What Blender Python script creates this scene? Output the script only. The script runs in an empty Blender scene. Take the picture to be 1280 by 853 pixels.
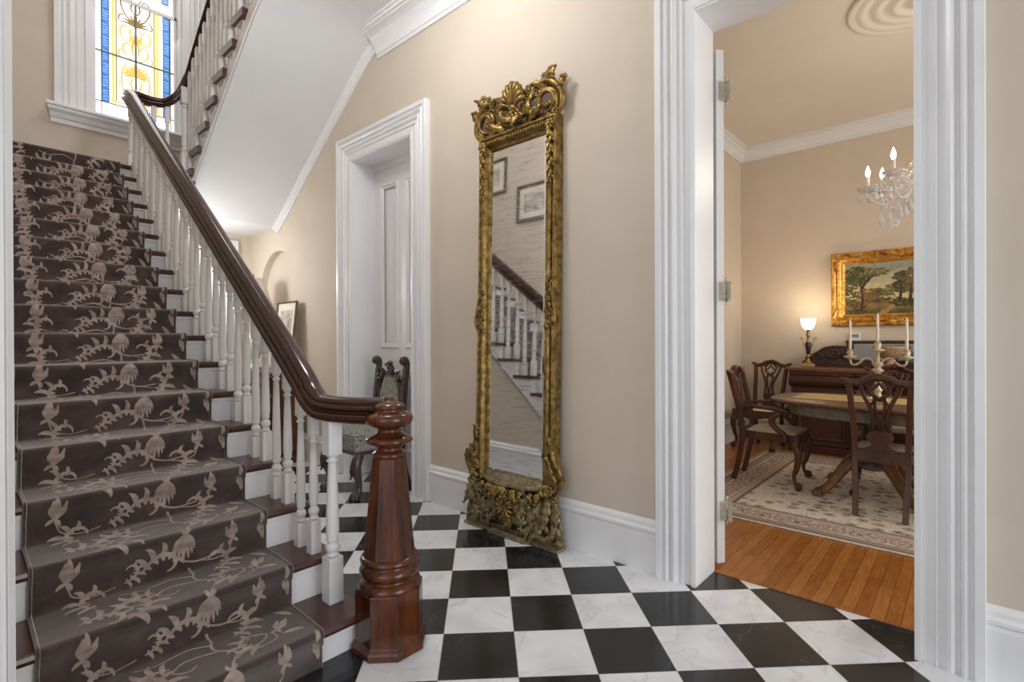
import bpy, math, random
import numpy as np
from mathutils import Matrix, Vector
from mathutils.geometry import tessellate_polygon
PI = math.pi
SC = bpy.context.scene
COL = SC.collection
rnd = random.Random(7)

# ---------------------------------------------------------------- mesh builder
class MB:
    def __init__(s, M=None):
        s.v = []; s.f = []; s.m = []; s.sm = []; s.M = M or Matrix.Identity(4)
    def add(s, vs, fs, mat=0, smooth=False):
        b = len(s.v); M = s.M
        s.v += [tuple(M @ Vector(p)) for p in vs]
        for f in fs:
            s.f.append([b + i for i in f]); s.m.append(mat); s.sm.append(smooth)
        return s
    def box(s, x0, y0, z0, x1, y1, z1, mat=0):
        V = [(x0,y0,z0),(x1,y0,z0),(x1,y1,z0),(x0,y1,z0),(x0,y0,z1),(x1,y0,z1),(x1,y1,z1),(x0,y1,z1)]
        return s.add(V, [(0,3,2,1),(4,5,6,7),(0,1,5,4),(1,2,6,5),(2,3,7,6),(3,0,4,7)], mat)
    def frustum(s, c, w0, d0, w1, d1, z0, z1, mat=0):
        V = []
        for w, d, z in ((w0,d0,z0),(w1,d1,z1)):
            V += [(c[0]-w/2,c[1]-d/2,z),(c[0]+w/2,c[1]-d/2,z),(c[0]+w/2,c[1]+d/2,z),(c[0]-w/2,c[1]+d/2,z)]
        return s.add(V, [(0,3,2,1),(4,5,6,7),(0,1,5,4),(1,2,6,5),(2,3,7,6),(3,0,4,7)], mat)
    def lathe(s, prof, c=(0,0,0), n=24, phase=0., mat=0, smooth=True, X=None, Y=None, Z=None, caps=True):
        X = Vector(X or (1,0,0)); Y = Vector(Y or (0,1,0)); Z = Vector(Z or (0,0,1)); c = Vector(c)
        V = []; F = []
        for r, z in prof:
            for i in range(n):
                a = phase + 2*PI*i/n
                V.append(c + X*(r*math.cos(a)) + Y*(r*math.sin(a)) + Z*z)
        for k in range(len(prof)-1):
            for i in range(n):
                j = (i+1) % n
                F.append((k*n+i, k*n+j, (k+1)*n+j, (k+1)*n+i))
        s.add(V, F, mat, smooth)
        if caps:
            b = [V[i] for i in range(n)]; t = [V[(len(prof)-1)*n+i] for i in range(n)]
            s.add(b, [tuple(range(n))[::-1]], mat); s.add(t, [tuple(range(n))], mat)
        return s
    def sweep(s, path, prof, up=(0,0,1), scale=None, mat=0, smooth=False, closed=False, caps=True, pclosed=True):
        """profile points (a along side, b along up) carried along a path"""
        P = [Vector(p) for p in path]; n = len(P); k = len(prof); V = []; F = []
        up = Vector(up)
        for i, p in enumerate(P):
            if closed: t = P[(i+1) % n] - P[i-1]
            else: t = P[min(i+1,n-1)] - P[max(i-1,0)]
            t = t.normalized()
            a = t.cross(up)
            if a.length < 1e-4: a = t.cross(Vector((0.31,0.9,0.2)))
            a.normalize(); b = a.cross(t).normalized()
            sc = 1. if scale is None else (scale[i] if hasattr(scale,'__len__') else scale)
            # mitre
            if not closed and 0 < i < n-1:
                d0 = (P[i]-P[i-1]).normalized(); cs = max(.35, d0.dot(t))
            else: cs = 1.
            for q in prof: V.append(p + a*(q[0]*sc) + b*(q[1]*sc/ (cs if abs((P[min(i+1,n-1)]-P[max(i-1,0)]).normalized().dot(up))>.05 else 1.)))
        m = n if closed else n-1; kk = k if pclosed else k-1
        for i in range(m):
            i2 = (i+1) % n
            for j in range(kk):
                j2 = (j+1) % k
                F.append((i*k+j, i*k+j2, i2*k+j2, i2*k+j))
        s.add(V, F, mat, smooth)
        if caps and not closed and pclosed:
            s.add(V[:k], [tuple(range(k))[::-1]], mat); s.add(V[-k:], [tuple(range(k))], mat)
        return s
    def tube(s, path, r, n=8, up=(0,0,1), mat=0, closed=False, flat=1., smooth=True):
        """round tube; r a number or one radius a point; rotation-minimising frame"""
        P = [Vector(p) for p in path]; N = len(P)
        R = list(r) if hasattr(r,'__len__') else [r]*N
        V = []; F = []; prev = None
        for i, p in enumerate(P):
            if closed: t = P[(i+1) % N] - P[i-1]
            else: t = P[min(i+1,N-1)] - P[max(i-1,0)]
            if t.length < 1e-9: t = Vector((0,0,1))
            t.normalize()
            if prev is None:
                a = t.cross(Vector(up))
                if a.length < 1e-3: a = t.cross(Vector((1,.2,.1)))
            else: a = prev - t*prev.dot(t)
            a.normalize(); prev = a; b = t.cross(a)
            for j in range(n):
                w = 2*PI*j/n
                V.append(p + a*(R[i]*math.cos(w)) + b*(R[i]*flat*math.sin(w)))
        for i in range(N if closed else N-1):
            i2 = (i+1) % N
            for j in range(n):
                j2 = (j+1) % n; F.append((i*n+j, i*n+j2, i2*n+j2, i2*n+j))
        s.add(V, F, mat, smooth)
        if not closed:
            s.add(V[:n], [tuple(range(n))[::-1]], mat, smooth); s.add(V[-n:], [tuple(range(n))], mat, smooth)
        return s
    def ball(s, c, r, n=8, m=6, mat=0, sc=(1,1,1)):
        prof = []
        V = [(c[0],c[1],c[2]-r*sc[2])]; F = []
        for k in range(1, m):
            a = -PI/2 + PI*k/m
            for i in range(n):
                w = 2*PI*i/n
                V.append((c[0]+r*sc[0]*math.cos(a)*math.cos(w), c[1]+r*sc[1]*math.cos(a)*math.sin(w), c[2]+r*sc[2]*math.sin(a)))
        V.append((c[0],c[1],c[2]+r*sc[2])); L = len(V)-1
        for i in range(n):
            j = (i+1) % n
            F.append((0, 1+j, 1+i)); F.append((L, L-n+i, L-n+j))
            for k in range(m-2):
                b = 1+k*n; F.append((b+i, b+j, b+n+j, b+n+i))
        return s.add(V, F, mat, True)
    def prism(s, poly, O, U, W, N, d, mat=0, holes=(), smooth=False):
        """2-D polygon (with holes) in the frame O,U,W, extruded by d along N"""
        O, U, W, N = Vector(O), Vector(U), Vector(W), Vector(N)
        loops = [list(poly)] + [list(h) for h in holes]
        flat = [p for L in loops for p in L]
        tris = tessellate_polygon([[Vector((p[0],p[1],0)) for p in L] for L in loops])
        A = [O + U*p[0] + W*p[1] for p in flat]; B = [a + N*d for a in A]
        n = len(flat); F = []
        for t in tris: F.append(tuple(t)); F.append(tuple(n+i for i in t[::-1]))
        b = 0
        for L in loops:
            k = len(L)
            for i in range(k):
                j = (i+1) % k; F.append((b+i, b+j, n+b+j, n+b+i))
            b += k
        return s.add(A+B, F, mat, smooth)
    def build(s, name, mats, parent=None, bevel=0., seg=2, sub=0, auto=None, loc=None, fix=True):
        me = bpy.data.meshes.new(name)
        me.from_pydata(s.v, [], s.f)
        if not isinstance(mats, (list, tuple)): mats = [mats]
        for m in mats: me.materials.append(m)
        me.polygons.foreach_set('material_index', s.m); me.polygons.foreach_set('use_smooth', s.sm)
        if fix:
            import bmesh
            bm = bmesh.new(); bm.from_mesh(me)
            bmesh.ops.remove_doubles(bm, verts=bm.verts, dist=1e-5)
            bmesh.ops.recalc_face_normals(bm, faces=bm.faces); bm.to_mesh(me); bm.free()
        me.update()
        o = bpy.data.objects.new(name, me); COL.objects.link(o)
        if parent: o.parent = parent
        if loc: o.location = loc
        if bevel:
            b = o.modifiers.new('b', 'BEVEL'); b.width = bevel; b.segments = seg; b.limit_method = 'ANGLE'; b.angle_limit = .6
            b.harden_normals = False
        if sub:
            b = o.modifiers.new('s', 'SUBSURF'); b.levels = sub; b.render_levels = sub
        return o

def tag(o, label=None, cat=None, group=None, kind=None):
    if label: o['label'] = label
    if cat: o['category'] = cat
    if group: o['group'] = group
    if kind: o['kind'] = kind
    return o
def thing(name, label, cat, loc=(0,0,0), rz=0., group=None):
    o = bpy.data.objects.new(name, None); COL.objects.link(o); o.empty_display_size = .1
    o.location = loc; o.rotation_euler = (0,0,rz)
    return tag(o, label, cat, group)
def struct(o, label=None):
    o['kind'] = 'structure'
    if label: o['label'] = label
    return o
def kids(o): return [c for c in COL.objects if c.parent == o]
def copy_tree(o, parent=None):
    c = o.copy(); COL.objects.link(c)
    if parent: c.parent = parent
    for ch in kids(o): copy_tree(ch, c)
    return c
def spline(pts, n=8):
    """Catmull-Rom through the points"""
    P = [Vector(p) for p in pts]; out = []
    for i in range(len(P)-1):
        p0 = P[max(i-1,0)]; p1 = P[i]; p2 = P[i+1]; p3 = P[min(i+2,len(P)-1)]
        for k in range(n):
            t = k/n
            out.append(.5*((2*p1)+(p2-p0)*t+(2*p0-5*p1+4*p2-p3)*t*t+(3*p1-p0-3*p2+p3)*t**3))
    out.append(P[-1]); return out
def lerp_list(vals, n):
    out = []
    for i in range(n):
        t = i/(n-1)*(len(vals)-1); k = min(int(t), len(vals)-2); out.append(vals[k]+(vals[k+1]-vals[k])*(t-k))
    return out

# ---------------------------------------------------------------- materials
def mat(name, col=(.8,.8,.8), rough=.5, metal=0., **kw):
    m = bpy.data.materials.new(name); m.use_nodes = True
    b = m.node_tree.nodes['Principled BSDF']
    b.inputs['Base Color'].default_value = (*col, 1); b.inputs['Roughness'].default_value = rough; b.inputs['Metallic'].default_value = metal
    for k, v in kw.items(): b.inputs[k.replace('_',' ')].default_value = v
    return m
def N(m, t, **kw):
    n = m.node_tree.nodes.new(t)
    for k, v in kw.items(): setattr(n, k, v)
    return n
def L(m, a, b): m.node_tree.links.new(a, b)
def bsdf(m): return m.node_tree.nodes['Principled BSDF']
def coords(m, scale=(1,1,1), rot=(0,0,0), kind='Object'):
    t = N(m, 'ShaderNodeTexCoord'); p = N(m, 'ShaderNodeMapping')
    p.inputs['Scale'].default_value = scale; p.inputs['Rotation'].default_value = rot
    L(m, t.outputs[kind], p.inputs['Vector']); return p.outputs['Vector']
def noise(m, vec, scale=5., detail=4., rough=.5, dist=0.):
    n = N(m, 'ShaderNodeTexNoise'); n.inputs['Scale'].default_value = scale; n.inputs['Detail'].default_value = detail
    n.inputs['Roughness'].default_value = rough; n.inputs['Distortion'].default_value = dist
    if vec is not None: L(m, vec, n.inputs['Vector'])
    return n.outputs['Fac']
def ramp(m, fac, stops, interp='LINEAR'):
    r = N(m, 'ShaderNodeValToRGB'); r.color_ramp.interpolation = interp
    e = r.color_ramp.elements
    while len(e) < len(stops): e.new(.5)
    for k, (p, c) in enumerate(stops):
        e[k].position = p; e[k].color = (*c, 1) if len(c) == 3 else c
    L(m, fac, r.inputs['Fac']); return r.outputs['Color']
def mixc(m, fac, a, b, mode='MIX'):
    n = N(m, 'ShaderNodeMix', data_type='RGBA', blend_type=mode)
    for sock, val in ((n.inputs[0], fac), (n.inputs[6], a), (n.inputs[7], b)):
        if hasattr(val, 'links'): L(m, val, sock)
        elif hasattr(val, '__len__'): sock.default_value = (*val, 1)
        else: sock.default_value = val
    return n.outputs[2]
def math_(m, op, a, b=None, c=None):
    n = N(m, 'ShaderNodeMath', operation=op)
    for i, v in enumerate((a, b, c)):
        if v is None: continue
        if hasattr(v, 'links'): L(m, v, n.inputs[i])
        else: n.inputs[i].default_value = v
    return n.outputs[0]
def bump(m, h, strength=.2, dist=.002):
    b = N(m, 'ShaderNodeBump'); b.inputs['Strength'].default_value = strength; b.inputs['Distance'].default_value = dist
    L(m, h, b.inputs['Height']); L(m, b.outputs['Normal'], bsdf(m).inputs['Normal'])
def srgb(r, g, b):
    f = lambda c: c/12.92 if c <= .04045 else ((c+.055)/1.055)**2.4
    return tuple(f(c/255) for c in (r, g, b))
def noisy(name, c0, c1, scale, rough=.5, metal=0., stretch=(1,1,1), bmp=0., detail=4., lo=.35, hi=.65, dist=0., **kw):
    m = mat(name, c0, rough, metal, **kw); v = coords(m, stretch)
    f = noise(m, v, scale, detail, .55, dist)
    L(m, ramp(m, f, [(lo, c0), (hi, c1)]), bsdf(m).inputs['Base Color'])
    if bmp: bump(m, f, bmp)
    return m

MT = {}
MT['wall'] = noisy('wall_paint_beige', srgb(207,194,177), srgb(211,198,181), 3., .75)
bump(MT['wall'], noise(MT['wall'], coords(MT['wall']), 260., 2.), .06, .001)
MT['wall_dining'] = noisy('wall_paint_tan', srgb(206,193,176), srgb(210,197,180), 3., .75)
MT['plaster'] = noisy('plaster_white', srgb(223,224,225), srgb(227,228,229), 2., .8)
MT['plaster_dining'] = noisy('plaster_cream', srgb(224,216,204), srgb(228,220,208), 2., .8)
MT['trim'] = noisy('trim_gloss_white', srgb(233,233,234), srgb(237,237,238), 4., .32)
MT['stairwhite'] = noisy('stair_white_paint', srgb(230,229,229), srgb(235,234,234), 5., .38)

def wood(name, dark, light, rough, axis=2, scale=9., coat=.5, ring=14., spec=.5):
    m = mat(name, dark, rough, 0.); s = [1.,1.,1.]; s[axis] = .09
    v = coords(m, tuple(s)); f = noise(m, v, scale, 6., .6, .6); g = noise(m, v, scale*ring, 3., .6)
    a = math_(m, 'ADD', math_(m, 'MULTIPLY', f, .7), math_(m, 'MULTIPLY', g, .3))
    L(m, ramp(m, a, [(.36, dark), (.64, light)]), bsdf(m).inputs['Base Color'])
    bsdf(m).inputs['Coat Weight'].default_value = coat; bsdf(m).inputs['Coat Roughness'].default_value = .08
    bump(m, g, .03, .0005); return m
MT['newel'] = wood('mahogany_polished', srgb(36,15,6), srgb(104,52,21), .2, 2, 13., .12)
MT['rail'] = wood('mahogany_rail', srgb(38,15,10), srgb(64,29,19), .16, 1, 10., .15)
MT['tread'] = wood('tread_brown_stain', srgb(66,34,30), srgb(84,46,39), .33, 0, 8., .3)
MT['dwood'] = wood('dining_mahogany', srgb(50,29,19), srgb(96,59,38), .42, 2, 9., .08)
MT['dwoodh'] = wood('dining_mahogany_glare', srgb(92,58,40), srgb(138,96,70), .3, 1, 9., .4)  # wood of the tops, lightened so the tabletop glare sits in the colour
MT['sideboard'] = wood('sideboard_mahogany', srgb(44,22,14), srgb(78,40,25), .38, 2, 8., .15)
MT['darkoak'] = wood('carved_dark_oak', srgb(44,32,28), srgb(78,60,52), .4, 2, 14., .3)
MT['legoak'] = wood('pedestal_walnut', srgb(84,54,32), srgb(134,92,56), .4, 2, 14., .3)
MT['greenpaint'] = noisy('worn_green_paint', srgb(92,98,86), srgb(132,124,104), 14., .6)

def gold(name, a, b, c, rough=.42, metal=.75):
    m = mat(name, a, rough, metal); v = coords(m); f = noise(m, v, 26., 5., .65); g = noise(m, v, 150., 3.)
    L(m, ramp(m, f, [(.3, c), (.48, a), (.7, b)]), bsdf(m).inputs['Base Color']); bump(m, g, .15, .001); return m
MT['gilt'] = gold('aged_gilt', srgb(134,108,58), srgb(182,152,92), srgb(78,62,36))
MT['gilt_dull'] = gold('worn_gilt_plinth', srgb(136,122,94), srgb(176,164,136), srgb(92,80,60), .5, .5)
MT['gilt_base'] = gold('worn_gilt_carving', srgb(124,106,70), srgb(178,162,128), srgb(70,58,40), .45, .55)
MT['giltframe'] = gold('bright_gilt', srgb(196,142,62), srgb(232,186,104), srgb(136,88,32), .4, .7)
MT['brass'] = mat('brass', srgb(178,140,84), .3, .9)
MT['nickel'] = noisy('painted_hinge', srgb(214,208,192), srgb(184,176,156), 60., .4, .3)
MT['ivory'] = noisy('ivory_metal', srgb(216,204,182), srgb(190,172,144), 40., .4, .25)
MT['candle'] = mat('white_wax', srgb(238,230,216), .45, 0., Subsurface_Weight=.2, Subsurface_Radius=(.02,.015,.01))
MT['black'] = mat('black_enamel', srgb(34,28,24), .3)
MT['uphol'] = noisy('striped_seat_cloth', srgb(214,202,186), srgb(192,176,156), 30., .85)
MT['whiteglass'] = mat('opal_glass_lit', (1,.95,.85), .3, 0., Emission_Color=(1,.93,.78,1), Emission_Strength=4.)
MT['bulb'] = mat('lit_bulb', (1,.97,.9), .3, 0., Emission_Color=(1,.9,.72,1), Emission_Strength=9.)
MT['crystal'] = mat('crystal', (1,1,1), .02, 0., IOR=1.55, Transmission_Weight=.45, Emission_Color=(1,.97,.92,1), Emission_Strength=0.)
MT['shade'] = noisy('linen_shade', srgb(232,224,208), srgb(226,217,200), 90., .8)
MT['teal'] = mat('reflected_teal', srgb(78,108,104), .3)  # colour of a reflection in the sideboard mirror

# tapestry seat
m = mat('tapestry', (.3,.3,.25), .9); v = coords(m)
f = noise(m, v, 30., 6., .75, 1.2); g = noise(m, v, 90., 3.)
L(m, ramp(m, math_(m,'ADD',math_(m,'MULTIPLY',f,.75),math_(m,'MULTIPLY',g,.25)), [(.38,srgb(44,50,60)),(.45,srgb(96,108,126)),(.48,srgb(176,176,170)),(.51,srgb(120,104,66)),(.54,srgb(186,182,172)),(.57,srgb(62,68,78)),(.64,srgb(160,158,150))]), bsdf(m).inputs['Base Color'])
bump(m, g, .3, .002); MT['tapestry'] = m

# velvet runner
m = mat('runner_velvet_brown', srgb(70,56,52), .95, 0., Sheen_Weight=1., Sheen_Roughness=.5, Sheen_Tint=(1.,.93,.88,1)); v = coords(m)
f = noise(m, v, 9., 5., .6, .5); g = noise(m, v, 700., 2.)
L(m, ramp(m, f, [(.32, srgb(52,41,39)), (.55, srgb(70,57,53)), (.72, srgb(88,72,66))]), bsdf(m).inputs['Base Color'])
bsdf(m).inputs['Specular IOR Level'].default_value = .1; bump(m, g, .5, .002); MT['velvet'] = m
m = mat('runner_scroll_taupe', srgb(150,133,124), .95, 0., Sheen_Weight=.5, Sheen_Roughness=.4); v = coords(m)
f = noise(m, v, 25., 4.); g = noise(m, v, 700., 2.)
L(m, ramp(m, f, [(.3, srgb(138,121,112)), (.7, srgb(180,163,153))]), bsdf(m).inputs['Base Color']); bump(m, g, .5, .002)
bsdf(m).inputs['Specular IOR Level'].default_value = .1; MT['scroll'] = m

# checker marble, laid at 45 degrees to the walls
TL = .3048
m = mat('marble_checker', (.8,.8,.8), .16)
tc = N(m,'ShaderNodeTexCoord'); sx = N(m,'ShaderNodeSeparateXYZ'); L(m, tc.outputs['Object'], sx.inputs[0])
k = 1/(math.sqrt(2)*TL)
cc = math_(m,'ADD', math_(m,'MULTIPLY', math_(m,'SUBTRACT', sx.outputs[0], sx.outputs[1]), k), 1.58662+40)
rr = math_(m,'ADD', math_(m,'MULTIPLY', math_(m,'ADD', sx.outputs[0], sx.outputs[1]), k), -6.31849+40)
fc = math_(m,'FLOOR', cc); fr = math_(m,'FLOOR', rr)
par = math_(m,'MODULO', math_(m,'ADD', fc, fr), 2.)
par = math_(m,'GREATER_THAN', par, .5)
cb = N(m,'ShaderNodeCombineXYZ'); L(m, fc, cb.inputs[0]); L(m, fr, cb.inputs[1])
wn = N(m,'ShaderNodeTexWhiteNoise', noise_dimensions='3D'); L(m, cb.outputs[0], wn.inputs['Vector'])
off = N(m,'ShaderNodeVectorMath', operation='SCALE'); L(m, wn.outputs['Color'], off.inputs[0]); off.inputs['Scale'].default_value = 30.
vv = N(m,'ShaderNodeVectorMath', operation='ADD'); L(m, tc.outputs['Object'], vv.inputs[0]); L(m, off.outputs[0], vv.inputs[1])
def veins(scale, dist, w, seed):
    n = N(m,'ShaderNodeTexNoise'); n.inputs['Scale'].default_value = scale; n.inputs['Detail'].default_value = 5; n.inputs['Distortion'].default_value = dist
    o2 = N(m,'ShaderNodeVectorMath', operation='ADD'); L(m, vv.outputs[0], o2.inputs[0]); o2.inputs[1].default_value = (seed,seed*2,0)
    L(m, o2.outputs[0], n.inputs['Vector'])
    d = math_(m,'ABSOLUTE', math_(m,'SUBTRACT', n.outputs['Fac'], .5))
    mr = N(m,'ShaderNodeMapRange'); mr.inputs[1].default_value = 0; mr.inputs[2].default_value = w; mr.inputs[3].default_value = 1; mr.inputs[4].default_value = 0
    L(m, d, mr.inputs[0]); return mr.outputs[0]
cl = noise(m, vv.outputs[0], 5., 5.)
v1 = math_(m,'MULTIPLY', veins(2.6,1.2,.018,3.), math_(m,'MULTIPLY', cl, .5))
white = mixc(m, v1, ramp(m, cl, [(.3, srgb(214,215,218)), (.6, srgb(234,235,238))]), srgb(150,148,150))
v2 = math_(m,'MULTIPLY', veins(2.2,.4,.004,9.), math_(m,'GREATER_THAN', cl, .52))
blk = mixc(m, math_(m,'MULTIPLY', v2, .16), ramp(m, cl, [(.3, srgb(30,31,33)), (.7, srgb(46,48,51))]), srgb(150,150,148))
base = mixc(m, par, white, blk)
g1 = math_(m,'ABSOLUTE', math_(m,'SUBTRACT', math_(m,'FRACT', cc), .5)); g2 = math_(m,'ABSOLUTE', math_(m,'SUBTRACT', math_(m,'FRACT', rr), .5))
gr = math_(m,'GREATER_THAN', math_(m,'MAXIMUM', g1, g2), .4955)
L(m, mixc(m, gr, base, srgb(150,146,140)), bsdf(m).inputs['Base Color'])
L(m, math_(m,'ADD', math_(m,'MULTIPLY', cl, .12), .1), bsdf(m).inputs['Roughness'])
MT['marble'] = m

# oak boards running away from the doorway (along X)
m = mat('oak_boards', (.5,.3,.1), .3); tc = N(m,'ShaderNodeTexCoord'); sx = N(m,'ShaderNodeSeparateXYZ'); L(m, tc.outputs['Object'], sx.inputs[0])
bw = .058; yy = math_(m,'DIVIDE', sx.outputs[1], bw); fy = math_(m,'FLOOR', math_(m,'ADD', yy, 100.))
wn = N(m,'ShaderNodeTexWhiteNoise', noise_dimensions='1D'); L(m, fy, wn.inputs['W'])
xx = math_(m,'ADD', math_(m,'DIVIDE', sx.outputs[0], 1.1), math_(m,'MULTIPLY', wn.outputs['Value'], 9.)); fx = math_(m,'FLOOR', xx)
wn2 = N(m,'ShaderNodeTexWhiteNoise', noise_dimensions='2D'); cb = N(m,'ShaderNodeCombineXYZ'); L(m, fx, cb.inputs[0]); L(m, fy, cb.inputs[1]); L(m, cb.outputs[0], wn2.inputs['Vector'])
cb2 = N(m,'ShaderNodeCombineXYZ'); L(m, math_(m,'MULTIPLY', sx.outputs[0], .12), cb2.inputs[0]); L(m, math_(m,'ADD', sx.outputs[1], math_(m,'MULTIPLY', wn2.outputs['Value'], 17.)), cb2.inputs[1])
gn = noise(m, cb2.outputs[0], 70., 5., .6, .4)
t = math_(m,'ADD', math_(m,'MULTIPLY', gn, .78), math_(m,'MULTIPLY', wn2.outputs['Value'], .22))
wc = ramp(m, t, [(.25, srgb(136,80,32)), (.5, srgb(164,103,46)), (.75, srgb(188,126,64))])
gp = math_(m,'LESS_THAN', math_(m,'FRACT', math_(m,'ADD', yy, 100.)), .05); gp2 = math_(m,'LESS_THAN', math_(m,'FRACT', xx), .003)
L(m, mixc(m, math_(m,'MAXIMUM', gp, gp2), wc, srgb(104,60,26)), bsdf(m).inputs['Base Color']); MT['oak'] = m

# aged looking-glass, streaked with foxing
m = mat('old_looking_glass', (.84,.85,.87), .03, 1.); v = coords(m, (3.,3.,40.)); f = noise(m, v, 2.2, 6., .65, .3)
f2 = noise(m, coords(m, (9.,9.,9.)), 6., 6., .7)
L(m, ramp(m, f, [(.34, (.66,.67,.69)), (.44, (.86,.87,.89)), (.6, (.93,.94,.96))]), bsdf(m).inputs['Base Color'])
L(m, ramp(m, f, [(.3, (.22,.22,.22)), (.42, (.05,.05,.05)), (.6, (.02,.02,.02))]), bsdf(m).inputs['Roughness'])
MT['mirror'] = m
# stained glass lit by the sky
def lit(name, c, s):
    return mat(name, tuple(min(1,x) for x in c), .3, 0., Emission_Color=(*c,1), Emission_Strength=s)
MT['g_white'] = lit('glass_clear_sky', (.97,.98,1.), .98)
MT['g_blue'] = noisy('glass_blue', srgb(30,70,160), srgb(70,120,190), 30., .3, 0., (1,1,3)); 
m = MT['g_blue']; f = noise(m, coords(m,(1,1,4)), 30., 4.); L(m, ramp(m, f, [(.35, srgb(48,92,160)), (.65, srgb(120,170,206))]), bsdf(m).inputs['Emission Color']); bsdf(m).inputs['Emission Strength'].default_value = 1.
MT['g_lblue'] = lit('glass_pale_blue', srgb(120,176,206), .85)
MT['g_dblue'] = lit('glass_deep_blue', srgb(40,70,150), .8)
MT['g_yellow'] = lit('glass_yellow', srgb(248,226,160), .92)
MT['g_amber'] = lit('glass_amber', srgb(212,164,60), .85)
MT['g_brown'] = lit('glass_stain_brown', srgb(138,112,66), .75)
MT['g_paint'] = lit('glass_stain_gold', srgb(206,176,92), .9)
MT['lead'] = mat('lead_came', srgb(120,118,116), .5)

def area(name, loc, target, sx, sy, power, col=(1,1,1), spread=PI):
    l = bpy.data.lights.new(name, 'AREA'); l.shape = 'RECTANGLE'; l.size = sx; l.size_y = sy; l.energy = power; l.color = col; l.spread = spread
    o = bpy.data.objects.new(name, l); COL.objects.link(o); o.location = loc
    o.rotation_euler = (Vector(target)-Vector(loc)).to_track_quat('-Z','Y').to_euler(); return o
def point(name, loc, power, col=(1,.85,.65), r=.05):
    l = bpy.data.lights.new(name, 'POINT'); l.energy = power; l.color = col; l.shadow_soft_size = r
    o = bpy.data.objects.new(name, l); COL.objects.link(o); o.location = loc; return o
# ================================================================ the setting
XW, WT = 2.60, .23            # hall face and thickness of the wall with the mirror
XL = .06                      # hall face of the wall beside the stairs
YB = 6.70                     # back wall
HC = 3.95                     # hall ceiling
DX, DY, DC = 7.0, 2.24, 3.72  # dining room: far wall, side wall, ceiling
B = MB(); B.box(-1.6,-2.4,-.06, XW+WT,YB,0); struct(B.build('floor', MT['marble']))
B = MB(); B.box(XW+WT,-2.9,-.06, DX,DY,0); struct(B.build('floor_dining', MT['oak']))
B = MB(); B.box(XW+WT-.012,.166,-.02, XW+WT+.03,1.048,.006); struct(B.build('trim_1', MT['oak'], bevel=.003))
def arch(y0, y1, z0, zs, n=20):
    c, r = (y0+y1)/2, (y1-y0)/2
    return [(y0,z0)] + [(c-r*math.cos(PI*i/n), zs+r*math.sin(PI*i/n)) for i in range(n+1)] + [(y1,z0)]
niche = arch(5.47, 6.43, .98, 1.83)
OH = 2.965
outer = [(-2.4,0),(.155,0),(.155,OH),(1.06,OH),(1.06,0),(3.42,0),(3.42,OH),(4.34,OH),(4.34,0),(YB,0),(YB,6.6),(-2.4,6.6)]
B = MB(); B.prism(outer, (XW,0,0), (0,1,0), (0,0,1), (1,0,0), WT, holes=[niche])
B.box(XW+.075,5.40,.9, XW+.08,6.5,2.4)
struct(B.build('wall_right', MT['wall']))
B = MB(); B.prism([(YB+.2,0),(YB+.2,6.6),(-2.4,6.6),(-2.4,0),(-1.2,0),(-1.2,2.95),(1.50,2.95),(1.50,0)], (XL,0,0), (0,1,0), (0,0,1), (-1,0,0), .2)
struct(B.build('wall_left', MT['wall']))
WX0, WX1, WZ0, WZ1 = 1.02, 1.85, 3.60, 6.05
D3 = (1.50, 2.30, 2.36)
B = MB(); B.prism([(XL-.2,0),(D3[0],0),(D3[0],D3[2]),(D3[1],D3[2]),(D3[1],0),(XW+WT,0),(XW+WT,6.6),(XL-.2,6.6)], (0,YB,0), (1,0,0), (0,0,1), (0,1,0), .2, holes=[[(WX0,WZ0),(WX0,WZ1),(WX1,WZ1),(WX1,WZ0)]])
struct(B.build('wall_back', MT['wall']))
# hall ceiling / upstairs floor slab, open over the stairs
B = MB(); B.prism([(XL-.2,-2.4),(XW,-2.4),(XW,3.66),(1.635,3.66),(1.635,1.9),(XL-.2,1.9)], (0,0,HC), (1,0,0), (0,1,0), (0,0,1), .45)
struct(B.build('ceiling', MT['plaster']))
B = MB(); B.box(XL-.2,-2.4,6.6, XW+WT,YB+.2,6.7); struct(B.build('ceiling_upper', MT['plaster']))
# dining room shell
B = MB(); B.box(DX,-2.9,0, DX+.15,DY+.15,DC); struct(B.build('wall_dining_far', MT['wall_dining']))
B = MB(); B.box(XW+WT,DY,0, DX,DY+.15,DC); struct(B.build('wall_dining_left', MT['wall_dining']))
B = MB(); B.prism([(XW+WT,0),(DX,0),(DX,DC),(XW+WT,DC)], (0,-2.9,0), (1,0,0), (0,0,1), (0,-1,0), .15, holes=[[(3.9,.7),(3.9,3.0),(5.9,3.0),(5.9,.7)]])
struct(B.build('wall_dining_right', MT['wall_dining']))
B = MB(); B.box(XW+WT,-2.9,DC, DX,DY,DC+.1); struct(B.build('ceiling_dining', MT['plaster_dining']))

# mouldings ------------------------------------------------------
def run(name, path, prof, m, up=(0,0,1)):
    B = MB(); B.sweep(path, prof, up); return struct(B.build(name, m))
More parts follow.
